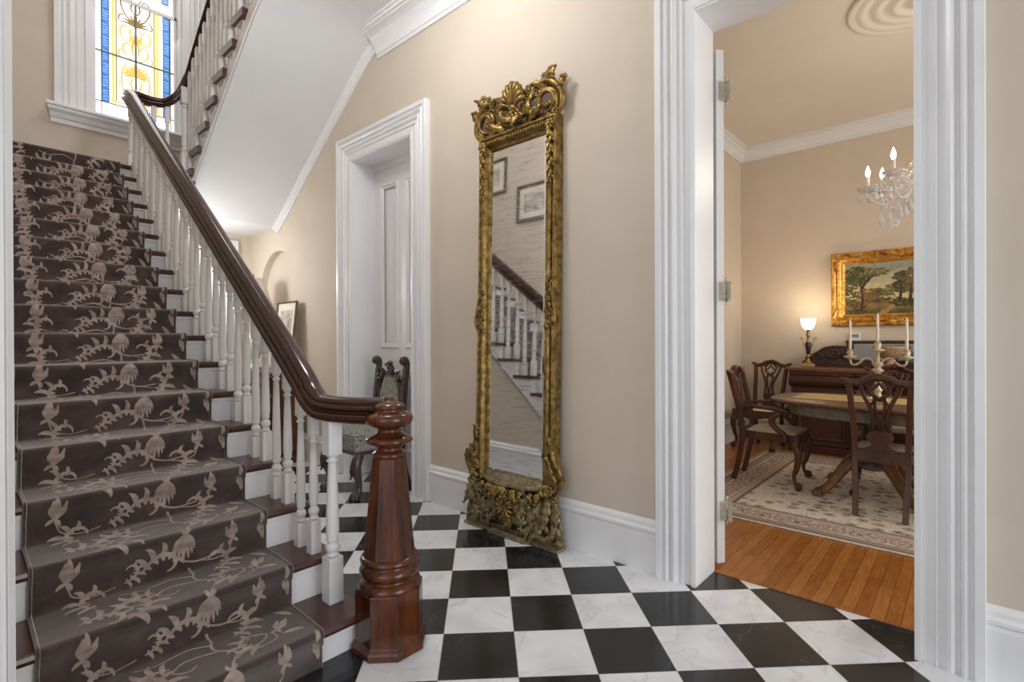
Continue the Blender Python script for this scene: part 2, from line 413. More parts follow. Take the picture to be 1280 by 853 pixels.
# baseboards: profile in (away from wall, height)
bbp = [(0,0),(.024,0),(.024,.20),(.020,.215),(.030,.225),(.030,.238),(.020,.250),(.018,.268),(.010,.280),(0,.287)]
def basebd(name, p0, p1, nrm, prof=bbp, m=None):
    B = MB(); p0 = Vector(p0); p1 = Vector(p1); nrm = Vector(nrm); k = len(prof)
    V = [p + nrm*a + Vector((0,0,b)) for p in (p0,p1) for a, b in prof]
    F = [(j,(j+1)%k,k+(j+1)%k,k+j) for j in range(k)] + [tuple(range(k))[::-1], tuple(range(k,2*k))]
    B.add(V, F); return struct(B.build(name, m or MT['trim']))
basebd('baseboard_right', (XW,1.255,0), (XW,3.21,0), (-1,0,0))
basebd('baseboard_right_far', (XW,4.56,0), (XW,YB,0), (-1,0,0))
basebd('baseboard_right_near', (XW,-2.4,0), (XW,-.04,0), (-1,0,0))
basebd('baseboard_back', (2.42,YB,0), (XW,YB,0), (0,-1,0))
basebd('baseboard_dining_far', (DX,-2.9,0), (DX,DY,0), (-1,0,0))
basebd('baseboard_dining_left', (XW+WT,DY,0), (DX,DY,0), (0,-1,0))
# crown of the hall: bold cove on wall and ceiling
cove = [(0,-.19),(.018,-.19),(.018,-.165),(.03,-.16),(.035,-.14)] + [(.035+.13*(1-math.cos(a)), -.14+.10*math.sin(a)) for a in [PI/2*i/6 for i in range(1,7)]] + [(.165,-.03),(.19,-.03),(.19,-.012),(.215,-.012),(.215,0),(0,0)]
basebd('trim_2', (XW,-2.4,HC), (XW,3.90,HC), (-1,0,0), cove)
dcr = [(0,-.15),(.015,-.15),(.015,-.125),(.03,-.12),(.045,-.08),(.085,-.05),(.09,-.03),(.11,-.028),(.11,-.012),(.125,-.012),(.125,0),(0,0)]
basebd('trim_3', (DX,-2.9,DC), (DX,DY,DC), (-1,0,0), dcr, MT['plaster'])
basebd('trim_4', (XW+WT,DY,DC), (DX,DY,DC), (0,-1,0), dcr, MT['plaster'])
# door casings: mitred fluted profile across the width, t 0..1 from the opening outwards
CASP = [(0,0),(0,.026),(.10,.030),(.115,.016),(.30,.018),(.315,.030),(.345,.030),(.36,.020),(.45,.024),(.47,.036),(.53,.044),(.585,.036),(.60,.022),(.655,.024),(.67,.038),(.72,.048),(.77,.038),(.79,.030),(.83,.034),(.85,.05),(.985,.05),(1,.046),(1,0)]
def casing(name, O, U, W, Nn, u0, u1, h, width, prof=CASP, sill=None, m=None, s0=0.):
    """three mitred boards round an opening u0..u1, height h"""
    O, U, W, Nn = map(Vector, (O,U,W,Nn)); B = MB(); k = len(prof)
    cor = [(u0,s0,-1,0),(u0,h,-1,1),(u1,h,1,1),(u1,s0,1,0)]
    V = [O + U*(c[0]+c[2]*t*width) + W*(c[1]+c[3]*t*width) + Nn*d for c in cor for t, d in prof]
    F = [(i*k+j,i*k+j+1,(i+1)*k+j+1,(i+1)*k+j) for i in range(3) for j in range(k-1)]
    F += [tuple(range(k))[::-1], tuple(range(3*k,4*k))]
    B.add(V, F); return struct(B.build(name, m or MT['trim']))
casing('trim_5', (XW,0,0), (0,1,0), (0,0,1), (-1,0,0), .168, 1.05, OH, .210)
casing('trim_6', (XW,0,0), (0,1,0), (0,0,1), (-1,0,0), 3.42, 4.34, OH, .222)
casing('trim_7', (XL,0,0), (0,1,0), (0,0,1), (1,0,0), -1.2, 1.50, 2.95, .20, [(t_, d_*1.1) for t_, d_ in CASP])
casing('trim_8', (XW+WT,0,0), (0,1,0), (0,0,1), (1,0,0), .168, 1.075, OH, .18)
# jamb linings
B = MB()
B.box(XW-.02,1.048,0, XW+WT,1.062,OH+.012); B.box(XW-.02,.150,0, XW+WT,.166,OH+.012); B.box(XW-.02,.15,OH-.012, XW+WT,1.06,OH+.02)
struct(B.build('trim_9', MT['trim'], bevel=.003))
B = MB()
B.box(XW-.02,4.328,0, XW+WT+.03,4.352,OH+.01); B.box(XW-.02,3.41,0, XW+WT+.03,3.432,OH+.01); B.box(XW-.02,3.42,OH-.012, XW+WT+.03,4.34,OH+.02)
struct(B.build('trim_10', MT['trim'], bevel=.003))
B = MB(); B.box(-.16,1.49,0, XL+.02,1.52,2.96); B.box(-.16,-1.22,0, XL+.02,-1.19,2.96)
struct(B.build('trim_11', MT['trim'], bevel=.003))

def panel_mould(B, O, U, W, Nn, u0, w0, u1, w1, w=.05, d=.018, mat=0):
    """raised bolection moulding frame on a face"""
    O, U, W, Nn = map(Vector, (O,U,W,Nn)); prof = [(0,0),(.15,d),(.45,d*1.1),(.6,d*.5),(.8,d*.6),(1,-.002)]
    cor = [(u0,w0,1,1),(u0,w1,1,-1),(u1,w1,-1,-1),(u1,w0,-1,1)]; k = len(prof)
    V = [O + U*(c[0]+c[2]*t*w) + W*(c[1]+c[3]*t*w) + Nn*h for c in cor for t, h in prof]
    F = [(i*k+j,i*k+j+1,((i+1)%4)*k+j+1,((i+1)%4)*k+j) for i in range(4) for j in range(k-1)]
    B.add(V, F, mat)
def make_door(name, w, h, th, panels, m, mould=.05, sides=(1,-1)):
    """slab from hinge edge at x=0 along +X, thickness along Y"""
    B = MB(); hw = th/2
    ux = sorted({0,w} | {p[0] for p in panels} | {p[2] for p in panels}); uz = sorted({.01,h} | {p[1] for p in panels} | {p[3] for p in panels})
    for i in range(len(ux)-1):
        for j in range(len(uz)-1):
            inp = any(p[0] <= ux[i] and ux[i+1] <= p[2] and p[1] <= uz[j] and uz[j+1] <= p[3] for p in panels)
            t = hw-.016 if inp else hw
            B.box(ux[i],-t,uz[j], ux[i+1],t,uz[j+1])
    for p in panels:
        for s in sides:
            panel_mould(B, (0,s*hw,0), (1,0,0), (0,0,1), (0,s,0), p[0], p[1], p[2], p[3], mould)
            a = .105
            B.box(p[0]+a, min(s*(hw-.02),s*(hw-.006)), p[1]+a, p[2]-a, max(s*(hw-.02),s*(hw-.006)), p[3]-a)
    return B.build(name, m)
PAN = [(.12,.25,.40,1.0),(.50,.25,.78,1.0),(.12,1.2,.40,2.78),(.50,1.2,.78,2.78)]
def hinge(parent, z, off=(0,0)):
    B = MB()
    B.lathe([(.0075,z-.055),(.0075,z+.055)], (off[0],off[1],0), 10); 
    B.lathe([(.002,z+.055),(.0075,z+.058),(.0045,z+.064),(.008,z+.072),(.001,z+.083)], (off[0],off[1],0), 10)
    B.lathe([(.001,z-.078),(.007,z-.068),(.004,z-.062),(.0075,z-.055)], (off[0],off[1],0), 10)
    B.box(off[0]-.0015,off[1],z-.053, off[0]+.001,off[1]+.042,z+.053)
    B.box(off[0]-.040,off[1]-.002,z-.053, off[0],off[1]+.001,z+.053)
    return B.build('hinge', MT['nickel'], parent)
# dining door, swung right back into the dining room
d = make_door('door_1', .84, 2.86, .046, [(.12,.25,.38,1.0),(.47,.25,.73,1.0),(.12,1.2,.38,2.68),(.47,1.2,.73,2.68)], MT['trim'])
struct(d); d.location = (XW+WT+.062, 1.035, 0.02); d.rotation_euler = (0,0,math.radians(55))
for z in (.30, 1.52, 2.63): hinge(d, z, (-.004,-.0345))
B = MB(); B.lathe([(.012,0),(.012,.03),(.03,.045),(.034,.06),(.026,.075),(.004,.08)], (.78,-.023,1.0), 20, X=(1,0,0), Y=(0,0,1), Z=(0,-1,0)); B.box(.755,-.027,.9,.805,-.022,1.1)
B.build('handle', MT['brass'], d)
# closed door in the recess behind the carved chair
d = make_door('door_2', .90, 2.94, .046, [(.11,.25,.40,1.0),(.50,.25,.79,1.0),(.11,1.2,.40,2.76),(.50,1.2,.79,2.76)], MT['trim'])
struct(d); d.location = (XW+WT+.025, 3.43, 0); d.rotation_euler = (0,0,PI/2)
B = MB(); B.box(XW+WT+.05,3.3,0,XW+WT+.09,4.46,3.2); B.box(XW+WT-.02,3.43,OH-.06,XW+WT+.0,4.33,OH-.012); struct(B.build('trim_15_light_block', MT['trim']))  # first box is an added panel blocking stray light behind the door
B = MB(); B.lathe([(.012,0),(.012,.03),(.03,.045),(.034,.06),(.026,.075),(.004,.08)], (.06,.023,1.0), 20, X=(1,0,0), Y=(0,0,1), Z=(0,1,0)); B.build('handle', MT['brass'], d)
# door at the back of the passage
d = make_door('door_3', .80, 2.35, .04, [(.11,.2,.36,.95),(.44,.2,.69,.95),(.11,1.1,.36,2.2),(.44,1.1,.69,2.2)], MT['trim'])
struct(d); d.location = (D3[0], YB+.08, 0)
casing('trim_12', (0,YB,0), (1,0,0), (0,0,1), (0,-1,0), D3[0], D3[1], D3[2], .13)
# window casing, sill and sash on the landing
casing('trim_13', (0,YB,0), (1,0,0), (0,0,1), (0,-1,0), WX0, WX1, WZ1, .27, s0=WZ0)
wf = MB()
for a in ((WX0,WZ0,WX0+.035,WZ1),(WX1-.035,WZ0,WX1,WZ1)): wf.box(a[0],YB-.005,a[1],a[2],YB+.2,a[3])
wf.box(WX0,YB-.005,WZ1-.03,WX1,YB+.2,WZ1); wf.box(WX0,YB-.005,WZ0-.01,WX1,YB+.2,WZ0+.02)
win = struct(wf.build('window_1', MT['trim'], bevel=.003))
sl = MB(); spf = [(0,-.17),(.02,-.17),(.022,-.13),(.035,-.12),(.05,-.08),(.075,-.055),(.08,-.03),(.105,-.03),(.11,-.015),(.105,0),(-.03,.0)]
k = len(spf); sx0, sx1 = .735, 2.135
V = [Vector((x + (q if q else 0), YB-a, WZ0+b)) for x, sg in ((sx0,-1),(sx1,1)) for a, b in spf for q in [sg*a*.45]]
sl.add(V, [(j,(j+1)%k,k+(j+1)%k,k+j) for j in range(k)]+[tuple(range(k))[::-1],tuple(range(k,2*k))]); sl.build('sill', MT['trim'], win)
sh = MB(); gy = YB+.055
x0, x1, zr = WX0+.035, WX1-.035, 4.93
for (za, zb, yo) in ((WZ0+.02, zr+.02, 0), (zr-.02, WZ1-.03, .035)):
    sh.box(x0-.004,gy-.02+yo,za, x0+.03,gy+.02+yo,zb); sh.box(x1-.03,gy-.02+yo,za, x1+.004,gy+.02+yo,zb)
    sh.box(x0,gy-.02+yo,za, x1,gy+.02+yo,za+.035); sh.box(x0,gy-.02+yo,zb-.035, x1,gy+.02+yo,zb)
sh.build('sash', MT['trim'], win, bevel=.004)
# leaded stained glass: (x range, z range, material)
gl = MB(); GM = ['g_white','g_blue','g_yellow','g_amber','g_dblue','g_brown','g_paint','g_lblue']
gx = [x0+.03, 1.135, 1.20, 1.222, 1.262, 1.60, 1.66, 1.682, 1.75, x1-.03]; yg = gy+.004
def pane(a, b, z0, z1, mi): gl.box(a, yg, z0, b, yg+.006, z1, mi)
for (za, zb, yo) in ((WZ0+.055, zr-.015, 0), (zr+.015, WZ1-.065, .035)):
    y_ = yg; yg = y_+yo; zl = za+.13
    pane(gx[0],gx[9],za,zl,0)
    for a, b, mi in ((0,1,0),(1,2,1),(2,3,0),(3,4,2),(4,5,0),(5,6,2),(6,7,0),(7,8,1),(8,9,0)): pane(gx[a],gx[b],zl,zb,mi)
    gl.box(gx[4]-.034,yg-.002,zl+.03,gx[4]-.026,yg,zb,3); gl.box(gx[5]+.022,yg-.002,zl+.03,gx[5]+.03,yg,zb,3); gl.box(gx[4]-.034,yg-.002,zl+.03,gx[5]+.03,yg,zl+.042,3); gl.box(gx[4]-.006,yg-.002,zl+.05,gx[4]+.004,yg,zb,5); gl.box(gx[5]-.004,yg-.002,zl+.05,gx[5]+.006,yg,zb,5)
    for xb in (gx[1],gx[2]-.008,gx[7],gx[8]-.008): gl.box(xb,yg-.002,zl,xb+.008,yg,zb,4)
    for i in range(40):                                    # rippled border glass
        z = zl+.01+i*(zb-zl-.02)/40
        for xa, xb in ((gx[1]+.012,gx[2]-.012),(gx[7]+.012,gx[8]-.012)): gl.box(xa,yg-.0015,z,xb,yg,z+.006,4 if i%5 == 0 else 7)
    # painted arabesque on the centre light
    cx = (gx[4]+gx[5])/2
    def stroke(pts, w, mi=6):
        P = spline([(cx+s*p[0], yg-.003, zl+p[1]) for p in pts], 6); gl.tube(P, lerp_list([w*.6,w*1.15,w*.5],len(P)), 5, mat=mi, flat=.25, up=(0,1,0))
    def palm(z0, n, l, w, mi, a0=.1, da=.27):
        for q in range(n):
            a = a0+q*da; stroke([(.004,z0),(l*.5*math.sin(a),z0+l*.55*math.cos(a)),(l*math.sin(a)*1.05,z0+l*math.cos(a)-.015*q/n)], w, mi)
    for s in (-1,1):
        palm(.05, 5, .11, .013, 3); palm(.05, 4, .075, .012, 6, 1.5, .35); palm(.36, 6, .13, .012, 6); palm(.36, 5, .10, .010, 3, .25, .35)
        stroke([(.02,.06),(.07,.10),(.105,.17),(.125,.28),(.115,.40),(.085,.47),(.05,.49)], .008); stroke([(.04,.10),(.09,.12),(.12,.09),(.10,.06),(.08,.08)], .008)
        stroke([(.10,.20),(.14,.22),(.145,.27),(.12,.28)], .006); stroke([(.02,.34),(.05,.28),(.02,.20),(.015,.12)], .010)
        stroke([(0,.52),(.05,.54),(.10,.59),(.11,.66),(.07,.70),(.04,.67),(.06,.64)], .009); stroke([(.02,.58),(.03,.66),(.02,.74),(.05,.80),(.03,.88)], .010, 3)
        stroke([(.02,.72),(.08,.72),(.13,.77),(.13,.85),(.09,.88),(.06,.85),(.08,.82)], .009); stroke([(.11,.62),(.145,.60),(.15,.55),(.13,.53)], .007, 3)
        palm(.74, 4, .08, .011, 6, .3, .4); palm(.90, 5, .12, .010, 5, .1, .3)
        stroke([(.01,.92),(.06,.96),(.10,1.02),(.13,1.10),(.12,1.18),(.08,1.20),(.06,1.16),(.09,1.13)], .008, 5); stroke([(.10,1.00),(.14,.98),(.15,.93),(.12,.91)], .007, 5); stroke([(.0,1.02),(.04,1.08),(.03,1.16),(.06,1.22)], .008, 5)
    yg = y_
pg = gl.build('stained_glass', [MT[g] for g in GM], win)
mu = MB()
for z in (4.31, 5.45): mu.box(x0+.02,gy-.012,z-.006,x1-.02,gy+.012,z+.006)
for x in (1.43,): mu.box(x-.008,gy-.012,WZ0+.18,x+.008,gy+.012,zr)
for x in (gx[1]-.004,gx[8]+.0): mu.box(x,gy-.006,WZ0+.05,x+.006,gy+.006,zr)
mu.box(x0+.02,gy-.006,WZ0+.182,x1-.02,gy+.006,WZ0+.19)
mu.build('muntin', MT['lead'], win)
# ceiling rose in the dining room
B = MB(); rp = [(.46,0),(.46,-.012),(.44,-.022),(.41,-.012),(.395,-.010),(.375,-.026),(.345,-.012),(.30,-.010),(.28,-.028),(.25,-.018),(.20,-.014),(.18,-.034),(.15,-.034),(.13,-.02),(.09,-.02),(.07,-.045),(.03,-.05)]
B.lathe(rp, (4.70,.25,DC), 64); struct(B.build('trim_14', MT['plaster_dining']))
# ================================================================ staircase (lower flight)
NS = 18
SY = [1.879+.2701*j-.0036*j*j for j in range(NS)]
SZ = [.140+.1745*j-.00105*j*j for j in range(NS)]
XR, XB = 1.185, 1.128        # right ends of treads, baluster line
st = thing('staircase', 'white and mahogany staircase climbing from the marble hall floor past the tall gilt mirror', 'staircase', (0,0,0))
nose = .03
for j in range(NS-1):
    y, z = SY[j], SZ[j]; y2 = SY[j+1]+.04
    xr = XR+.02
    B = MB()
    pr_ = [(0,-.034),(-.010,-.030),(-.014,-.017),(-.010,-.004),(0,0),(y2-y,0),(y2-y,-.034)]
    V = [(x, y+.014+a, z+b) for x in (XL,xr) for a, b in pr_]; k = len(pr_)
    B.add(V, [(i,(i+1)%k,k+(i+1)%k,k+i) for i in range(k)]+[tuple(range(k))[::-1],tuple(range(k,2*k))])
    B.build('tread', MT['tread'], st)
    B = MB(); zb = 0 if j == 0 else SZ[j-1]-.01
    B.box(XL, y+nose, zb, XR-.015, y+nose+.02, z-.03); B.box(XL, y+nose-.012, z-.052, XR-.015, y+nose, z-.034)
    B.build('riser', MT['stairwhite'], st, bevel=.002)
# stepped stringer on the open side with scroll brackets, spandrel below
poly = [(SY[0]+nose,0)]
for j in range(NS-1): poly += [(SY[j]+nose, SZ[j]-.034), (SY[j+1]+nose, SZ[j]-.034)]
poly += [(SY[-1]+nose, SZ[-1]-.21), (SY[-1]-.25, SZ[-1]-.36)]
poly += [(SY[1]+.25, SZ[1]-.30), (SY[1]-.0, 0)]
B = MB(); B.prism(poly, (XR-.015,0,0), (0,1,0), (0,0,1), (1,0,0), .018); B.build('stringer', MT['stairwhite'], st)
for j in range(1, NS-2):
    B = MB(); y, z = SY[j]+nose, SZ[j]-.036
    sp = [(.02,-.02),(.10,-.025),(.17,-.03),(.20,-.055),(.18,-.08),(.155,-.075),(.16,-.055)]
    B.tube(spline([(XR+.004, y+a, z+b) for a, b in sp], 5), lerp_list([.012,.010,.009,.007], 31), 6, flat=.7)
    B.tube(spline([(XR+.004, y+a, z+b) for a, b in [(.015,-.03),(.03,-.08),(.07,-.11),(.10,-.09),(.085,-.065),(.065,-.075)]], 5), lerp_list([.011,.006], 26), 6, flat=.7)
    B.build('bracket', MT['stairwhite'], st)
# ---- handrail -------------------------------------------------
RZ = lambda y: 1.738+.727*(y-3.19)
def arc_rail(pts, n=8): return spline(pts, n)
low = [(1.262,1.84,.972),(1.225,1.90,.972),(1.175,1.985,.972),(1.142,2.08,.975),(1.13,2.16,.985),(1.128,2.24,1.030),(1.128,2.33,1.108)]
low += [(1.128,y,RZ(y)) for y in (2.6,3.2,4.0,4.8,5.3)]
low += [(1.128,5.48,RZ(5.48)),(1.142,5.62,3.475),(1.21,5.72,3.525),(1.335,5.765,3.54),(1.46,5.775,3.575),(1.56,5.745,3.68),(1.61,5.68,3.82),(1.622,5.60,3.91)]
RU = lambda y: 4.10+.68*(5.355-y)
low += [(1.622,y,RU(y)) for y in (5.4,5.0,4.6,4.0,3.6)]
path = spline(low, 8)
RH = [(0,.060),(.014,.058),(.028,.052),(.038,.043),(.041,.036),(.037,.031),(.037,.027),(.043,.024),(.049,.017),(.049,.010),(.043,.005),(.036,.001),(.035,-.005),(.040,-.008),(.051,-.011),(.057,-.020),(.057,-.032),(.050,-.043),(.038,-.049),(.026,-.052)]
RP = [(-a,b) for a, b in RH] + [(a,b) for a, b in RH[::-1]][:-1]
B = MB(); B.sweep(path, RP, smooth=True, scale=[1. if p.y < 5.45 and p.x < 1.3 else max(.62, 1.-.38*min(1,(p.x-1.13)/.45)) for p in path]); hr = B.build('handrail', MT['rail'], st)
# ---- newel post ----------------------------------------------
nx, ny = 1.262, 1.83
nw = MB()
o8 = PI/8
def octa(prof, mat=0): nw.lathe(prof, (nx,ny,0), 8, o8, mat, smooth=False)
octa([(.155,0),(.158,.006),(.158,.026),(.152,.034),(.146,.040),(.142,.045),(.142,.246),(.138,.252)])
nwo = nw.build('newel_post', MT['newel'], st, bevel=.0015)
B = MB(); B.lathe([(.100,.245),(.128,.246),(.131,.256),(.127,.270),(.116,.279),(.106,.283),(.104,.292),(.111,.298),(.121,.305),(.125,.318),(.121,.333),(.109,.341),(.105,.347),(.108,.352),(.119,.356),(.121,.365),(.116,.374),(.104,.379),(.09,.382)], (nx,ny,0), 40)
B.build('base_ring', MT['newel'], nwo)
B = MB(); B.lathe([(.108,.378),(.070,.785)], (nx,ny,0), 8, o8, smooth=False); B.build('shaft', MT['newel'], nwo, bevel=.002)
B = MB(); B.lathe([(.06,.782),(.064,.784),(.071,.790),(.073,.798),(.068,.806),(.059,.812),(.054,.819),(.053,.827),(.060,.834),(.080,.841),(.095,.849),(.100,.857),(.095,.866),(.076,.876),(.058,.884),(.049,.892),(.047,.901),(.052,.908),(.066,.914),(.080,.918),(.093,.926),(.100,.938),(.101,.950),(.096,.962),(.082,.970),(.066,.975),(.061,.982),(.064,.990),(.068,.996),(.063,1.004),(.048,1.011),(.036,1.017),(.026,1.021),(.022,1.026),(.023,1.033),(.016,1.038),(0.001,1.039)], (nx,ny,0), 40)
B.build('cap', MT['newel'], nwo)
# ---- balusters -----------------------------------------------
def baluster_bm(x, y, z0, z1, bw=.046, bh=.145, k=1., slope=0.):
    """square plinth, ring and bead, tapered shaft with a collar, square head cut to the rail's rake"""
    B = MB(); H = z1-z0; w = bw/2
    B.box(x-w,y-w,z0, x+w,y+w,z0+bh)
    a = z0+bh; r = .021*k
    hb = min(.20*H, .16)   # head block
    t = z1-hb
    L_ = t-a
    prof = [(.010*k,a),(r*.95,a+.004),(r,a+.010),(r*.8,a+.016),(r*.72,a+.020),(r*.95,a+.027),(r*1.12,a+.038),(r*1.08,a+.048),(r*.8,a+.057),(r*.62,a+.062),(r*.85,a+.067),(r*.92,a+.073),(r*.86,a+.080),(r*1.0,a+.11),(r*.92,a+.11+.3*(L_-.11)),(r*.72,a+.11+.72*(L_-.11)),(r*.60,t-.034),(r*.85,t-.030),(r*.88,t-.024),(r*.6,t-.019),(r*.62,t-.012),(r*.9,t-.004),(r*.6,t)]
    B.lathe(prof, (x,y,0), 14)
    hw = w*.78*(1 if bw < .05 else 1.2)
    V = [(x-hw,y-hw,t),(x+hw,y-hw,t),(x+hw,y+hw,t),(x-hw,y+hw,t),(x-hw,y-hw,z1-slope*hw),(x+hw,y-hw,z1-slope*hw),(x+hw,y+hw,z1+slope*hw),(x-hw,y+hw,z1+slope*hw)]
    B.add(V, [(0,3,2,1),(4,5,6,7),(0,1,5,4),(1,2,6,5),(2,3,7,6),(3,0,4,7)])
    return B
# stout first baluster on the bottom tread
baluster_bm(1.138, 2.075, SZ[0], .938, .066, .195, 1.35).build('baluster', MT['stairwhite'], st, bevel=.002)
for j in range(1, NS-1):
    for q, dy in enumerate((.068, .192)):
        y = SY[j]+nose+dy-.02
        if y > 5.42: continue
        zt = RZ(y)-.05 if y > 2.33 else 1.052-.05+.7*(y-2.26)
        baluster_bm(XB, y, SZ[j], zt, .046, .150 if q == 0 else .11+.0, 1., .727).build('baluster', MT['stairwhite'], st)
# balusters round the turn on the landing, and the landing itself
LZ = SZ[-1]; XU0 = 1.635
for x, y, zt in ((1.15,5.62,3.42),(1.25,5.735,3.49),(1.36,5.765,3.50),(1.47,5.77,3.53)):
    baluster_bm(x, y, LZ, zt, .046, .15).build('baluster', MT['stairwhite'], st)
baluster_bm(1.60, 5.70, LZ, 3.74, .075, .30, 1.5).build('landing_post', MT['stairwhite'], st, bevel=.002)
ly = SY[-1]
B = MB(); B.box(XL,ly+.02,LZ-.034, XR,YB,LZ); B.box(XR-.02,5.52,LZ-.034, XU0,YB,LZ); B.box(XU0,5.95,LZ-.034,XW-.002,YB,LZ)
pr_ = [(0,-.034),(-.010,-.030),(-.014,-.017),(-.010,-.004),(0,0),(.02,0),(.02,-.034)]; k = len(pr_)
V = [(x, ly+.014+a, LZ+b) for x in (XL,XR+.02) for a, b in pr_]
B.add(V, [(i,(i+1)%k,k+(i+1)%k,k+i) for i in range(k)]+[tuple(range(k))[::-1],tuple(range(k,2*k))])
B.build('landing_floor', MT['tread'], st)
B = MB(); B.box(XL,ly+nose,LZ-.20, XR-.015,ly+nose+.02,LZ-.034); B.build('riser', MT['stairwhite'], st)
B = MB(); B.box(XL,5.55,LZ-.225, XU0,YB,LZ-.035); B.box(XU0,5.93,LZ-.225, XW-.002,YB,LZ-.035); B.box(XR-.02,5.53,LZ-.24, XU0,5.55,LZ-.034); B.build('landing_soffit', MT['plaster'], st)
# panelled wall under the lower flight
B = MB(); B.prism([(SY[1],0)] + [(SY[1]+.25, SZ[1]-.29),(SY[-1]-.25,SZ[-1]-.35),(SY[-1],SZ[-1]-.20),(YB,SZ[-1]-.20),(YB,0)], (XR-.02,0,0), (0,1,0), (0,0,1), (-1,0,0), .06)
struct(B.build('wall_spandrel', MT['wall']))
basebd('baseboard_spandrel', (XR-.02,SY[1]+.02,0), (XR-.02,YB,0), (1,0,0))

# ================================================================ upper flight
up = thing('staircase', 'upper white stair flight rising overhead from the landing beside the stained glass window', 'staircase', (0,0,0))
XU = 1.635; NU = 9
UY = [5.77-.211*j for j in range(NU+1)]; UZ = [LZ+.12+.163*j for j in range(NU+1)]
for j in range(NU):
    B = MB(); y, z = UY[j], UZ[j]; y2 = UY[j+1]-.04
    V = [(x, a, z+b) for x in (XU-.045,XW-.002) for a, b in ((y-.02,-.062),(y-.012,-.046),(y-.004,-.044),(y,-.036),(y+.008,-.018),(y,0),(y2,0),(y2,-.062))]; k = 8
    B.add(V, [(i,(i+1)%k,k+(i+1)%k,k+i) for i in range(k)]+[tuple(range(k))[::-1],tuple(range(k,2*k))])
    B.build('tread', MT['tread'], up)
    B = MB(); zb = LZ if j == 0 else UZ[j-1]; B.box(XU,y-.04,zb-.02, XW,y-.02,z-.03); B.build('riser', MT['stairwhite'], up)
    B = MB(); yy, zz = y-.03, z-.038
    B.tube(spline([(XU-.008, yy-a, zz+b) for a, b in [(.01,-.02),(.08,-.022),(.15,-.03),(.17,-.055),(.15,-.075),(.13,-.07),(.135,-.05)]], 5), lerp_list([.013,.011,.009,.007],31), 6, flat=.7)
    B.tube(spline([(XU-.008, yy-a, zz+b) for a, b in [(.012,-.03),(.02,-.08),(.055,-.105),(.085,-.09),(.075,-.065),(.055,-.07)]], 5), lerp_list([.012,.006],26), 6, flat=.7)
    B.build('bracket', MT['stairwhite'], up)
    for q, dy in enumerate((.055,.155)):
        yb = y-.02-dy+.02
        baluster_bm(XU-.014, yb, z, RU(yb)-.05, .046, .15 if q == 0 else .11, 1., -.74).build('baluster', MT['stairwhite'], up)
# soffit outline: rake, then a curve into the hall ceiling
sof = [(5.93,LZ-.225)] + [(p.x,p.y) for p in spline([(4.46,3.587,0),(4.36,3.657,0),(4.24,3.740,0),(4.10,3.825,0),(3.95,3.895,0),(3.80,3.935,0),(3.66,3.950,0)], 4)]
top = []
for j in range(NU): top += [(UY[j]-.04, UZ[j]-.034), (UY[j+1]-.04, UZ[j]-.034)]
poly = [(5.93,LZ-.05),(UY[0]-.04,LZ-.04)] + top + [(3.5,UZ[NU-1]-.034),(3.5,4.405),(3.66,4.405),(3.66,3.97)] + sof[::-1]
B = MB(); B.prism(poly, (XU,0,0), (0,1,0), (0,0,1), (1,0,0), XW-.002-XU, mat=0)
B.build('soffit', MT['plaster'], up)
rk = [Vector((XU-.006,y,z)) for y, z in [(5.75,LZ-.085)]+sof[1:]]
B = MB(); B.prism([(y,z) for y, z in sof[::-1]] + [(5.93,LZ-.13)] + [(y+.02,z+.10) for y, z in sof[1:]], (XU-.012,0,0), (0,1,0), (0,0,1), (1,0,0), .02)
B.build('stringer', MT['stairwhite'], up)
# bead along the wall under the soffit
B = MB(); pth = [(XW-.001,y,z) for y, z in [(5.96,LZ-.246)]+sof[1:]]
B.sweep(pth, [(0,.004),(0,-.055),(-.02,-.055),(-.022,-.035),(-.04,-.03),(-.05,-.01),(-.06,.004)] if False else [(.0,.006),(.06,.006),(.055,-.008),(.04,-.018),(.036,-.034),(.018,-.044),(.016,-.060),(0,-.060)], up=(0,0,1), smooth=False)
B.build('wall_bead', MT['stairwhite'], up)
# ================================================================ stair runner with woven scrolls
def runner_path():
    P = [(SY[0]+nose-.022, .002)]
    for j in range(NS):
        y, z = SY[j], SZ[j]
        P.append((y+nose-.022, z-.055)); P.append((y+nose-.030, z-.045))
        for a in range(7):
            t = -.5+a/6*1.5                         # round the nosing
            P.append((y+.010-.016*math.cos(t*PI/1.0*.5)*1.0, z-.010+.020*math.sin(t*PI*.5)))
        if j < NS-1:
            P.append((SY[j+1]+nose-.035, z+.010)); P.append((SY[j+1]+nose-.022, z+.022))
        else: P.append((YB-.15, z+.010))
    return P
RPATH = runner_path()
RS = [0.]
for a, b in zip(RPATH, RPATH[1:]): RS.append(RS[-1]+math.hypot(b[0]-a[0], b[1]-a[1]))
rxl = lambda s: .185+.115*s/RS[-1]
rxr = lambda s: .985+.055*s/RS[-1]
import bisect
def on_runner(u, s, h=0.):
    """u 0..1 across, s metres along; h above the pile"""
    s = min(max(s, 0.), RS[-1]-1e-4); i = bisect.bisect_right(RS, s)-1; t = (s-RS[i])/(RS[i+1]-RS[i])
    a, b = RPATH[i], RPATH[i+1]; dy, dz = b[0]-a[0], b[1]-a[1]; l = math.hypot(dy, dz)
    return (rxl(s)+u*(rxr(s)-rxl(s)), a[0]+dy*t-dz/l*h, a[1]+dz*t+dy/l*h)
B = MB(); V = []; F = []; nU = 10; n = len(RPATH)
for i, (y, z) in enumerate(RPATH):
    for q in range(nU+1):
        V.append((rxl(RS[i])+(rxr(RS[i])-rxl(RS[i]))*q/nU, y, z))
for i in range(n-1):
    for q in range(nU): F.append((i*(nU+1)+q, i*(nU+1)+q+1, (i+1)*(nU+1)+q+1, (i+1)*(nU+1)+q))
B.add(V, F, 0, True)
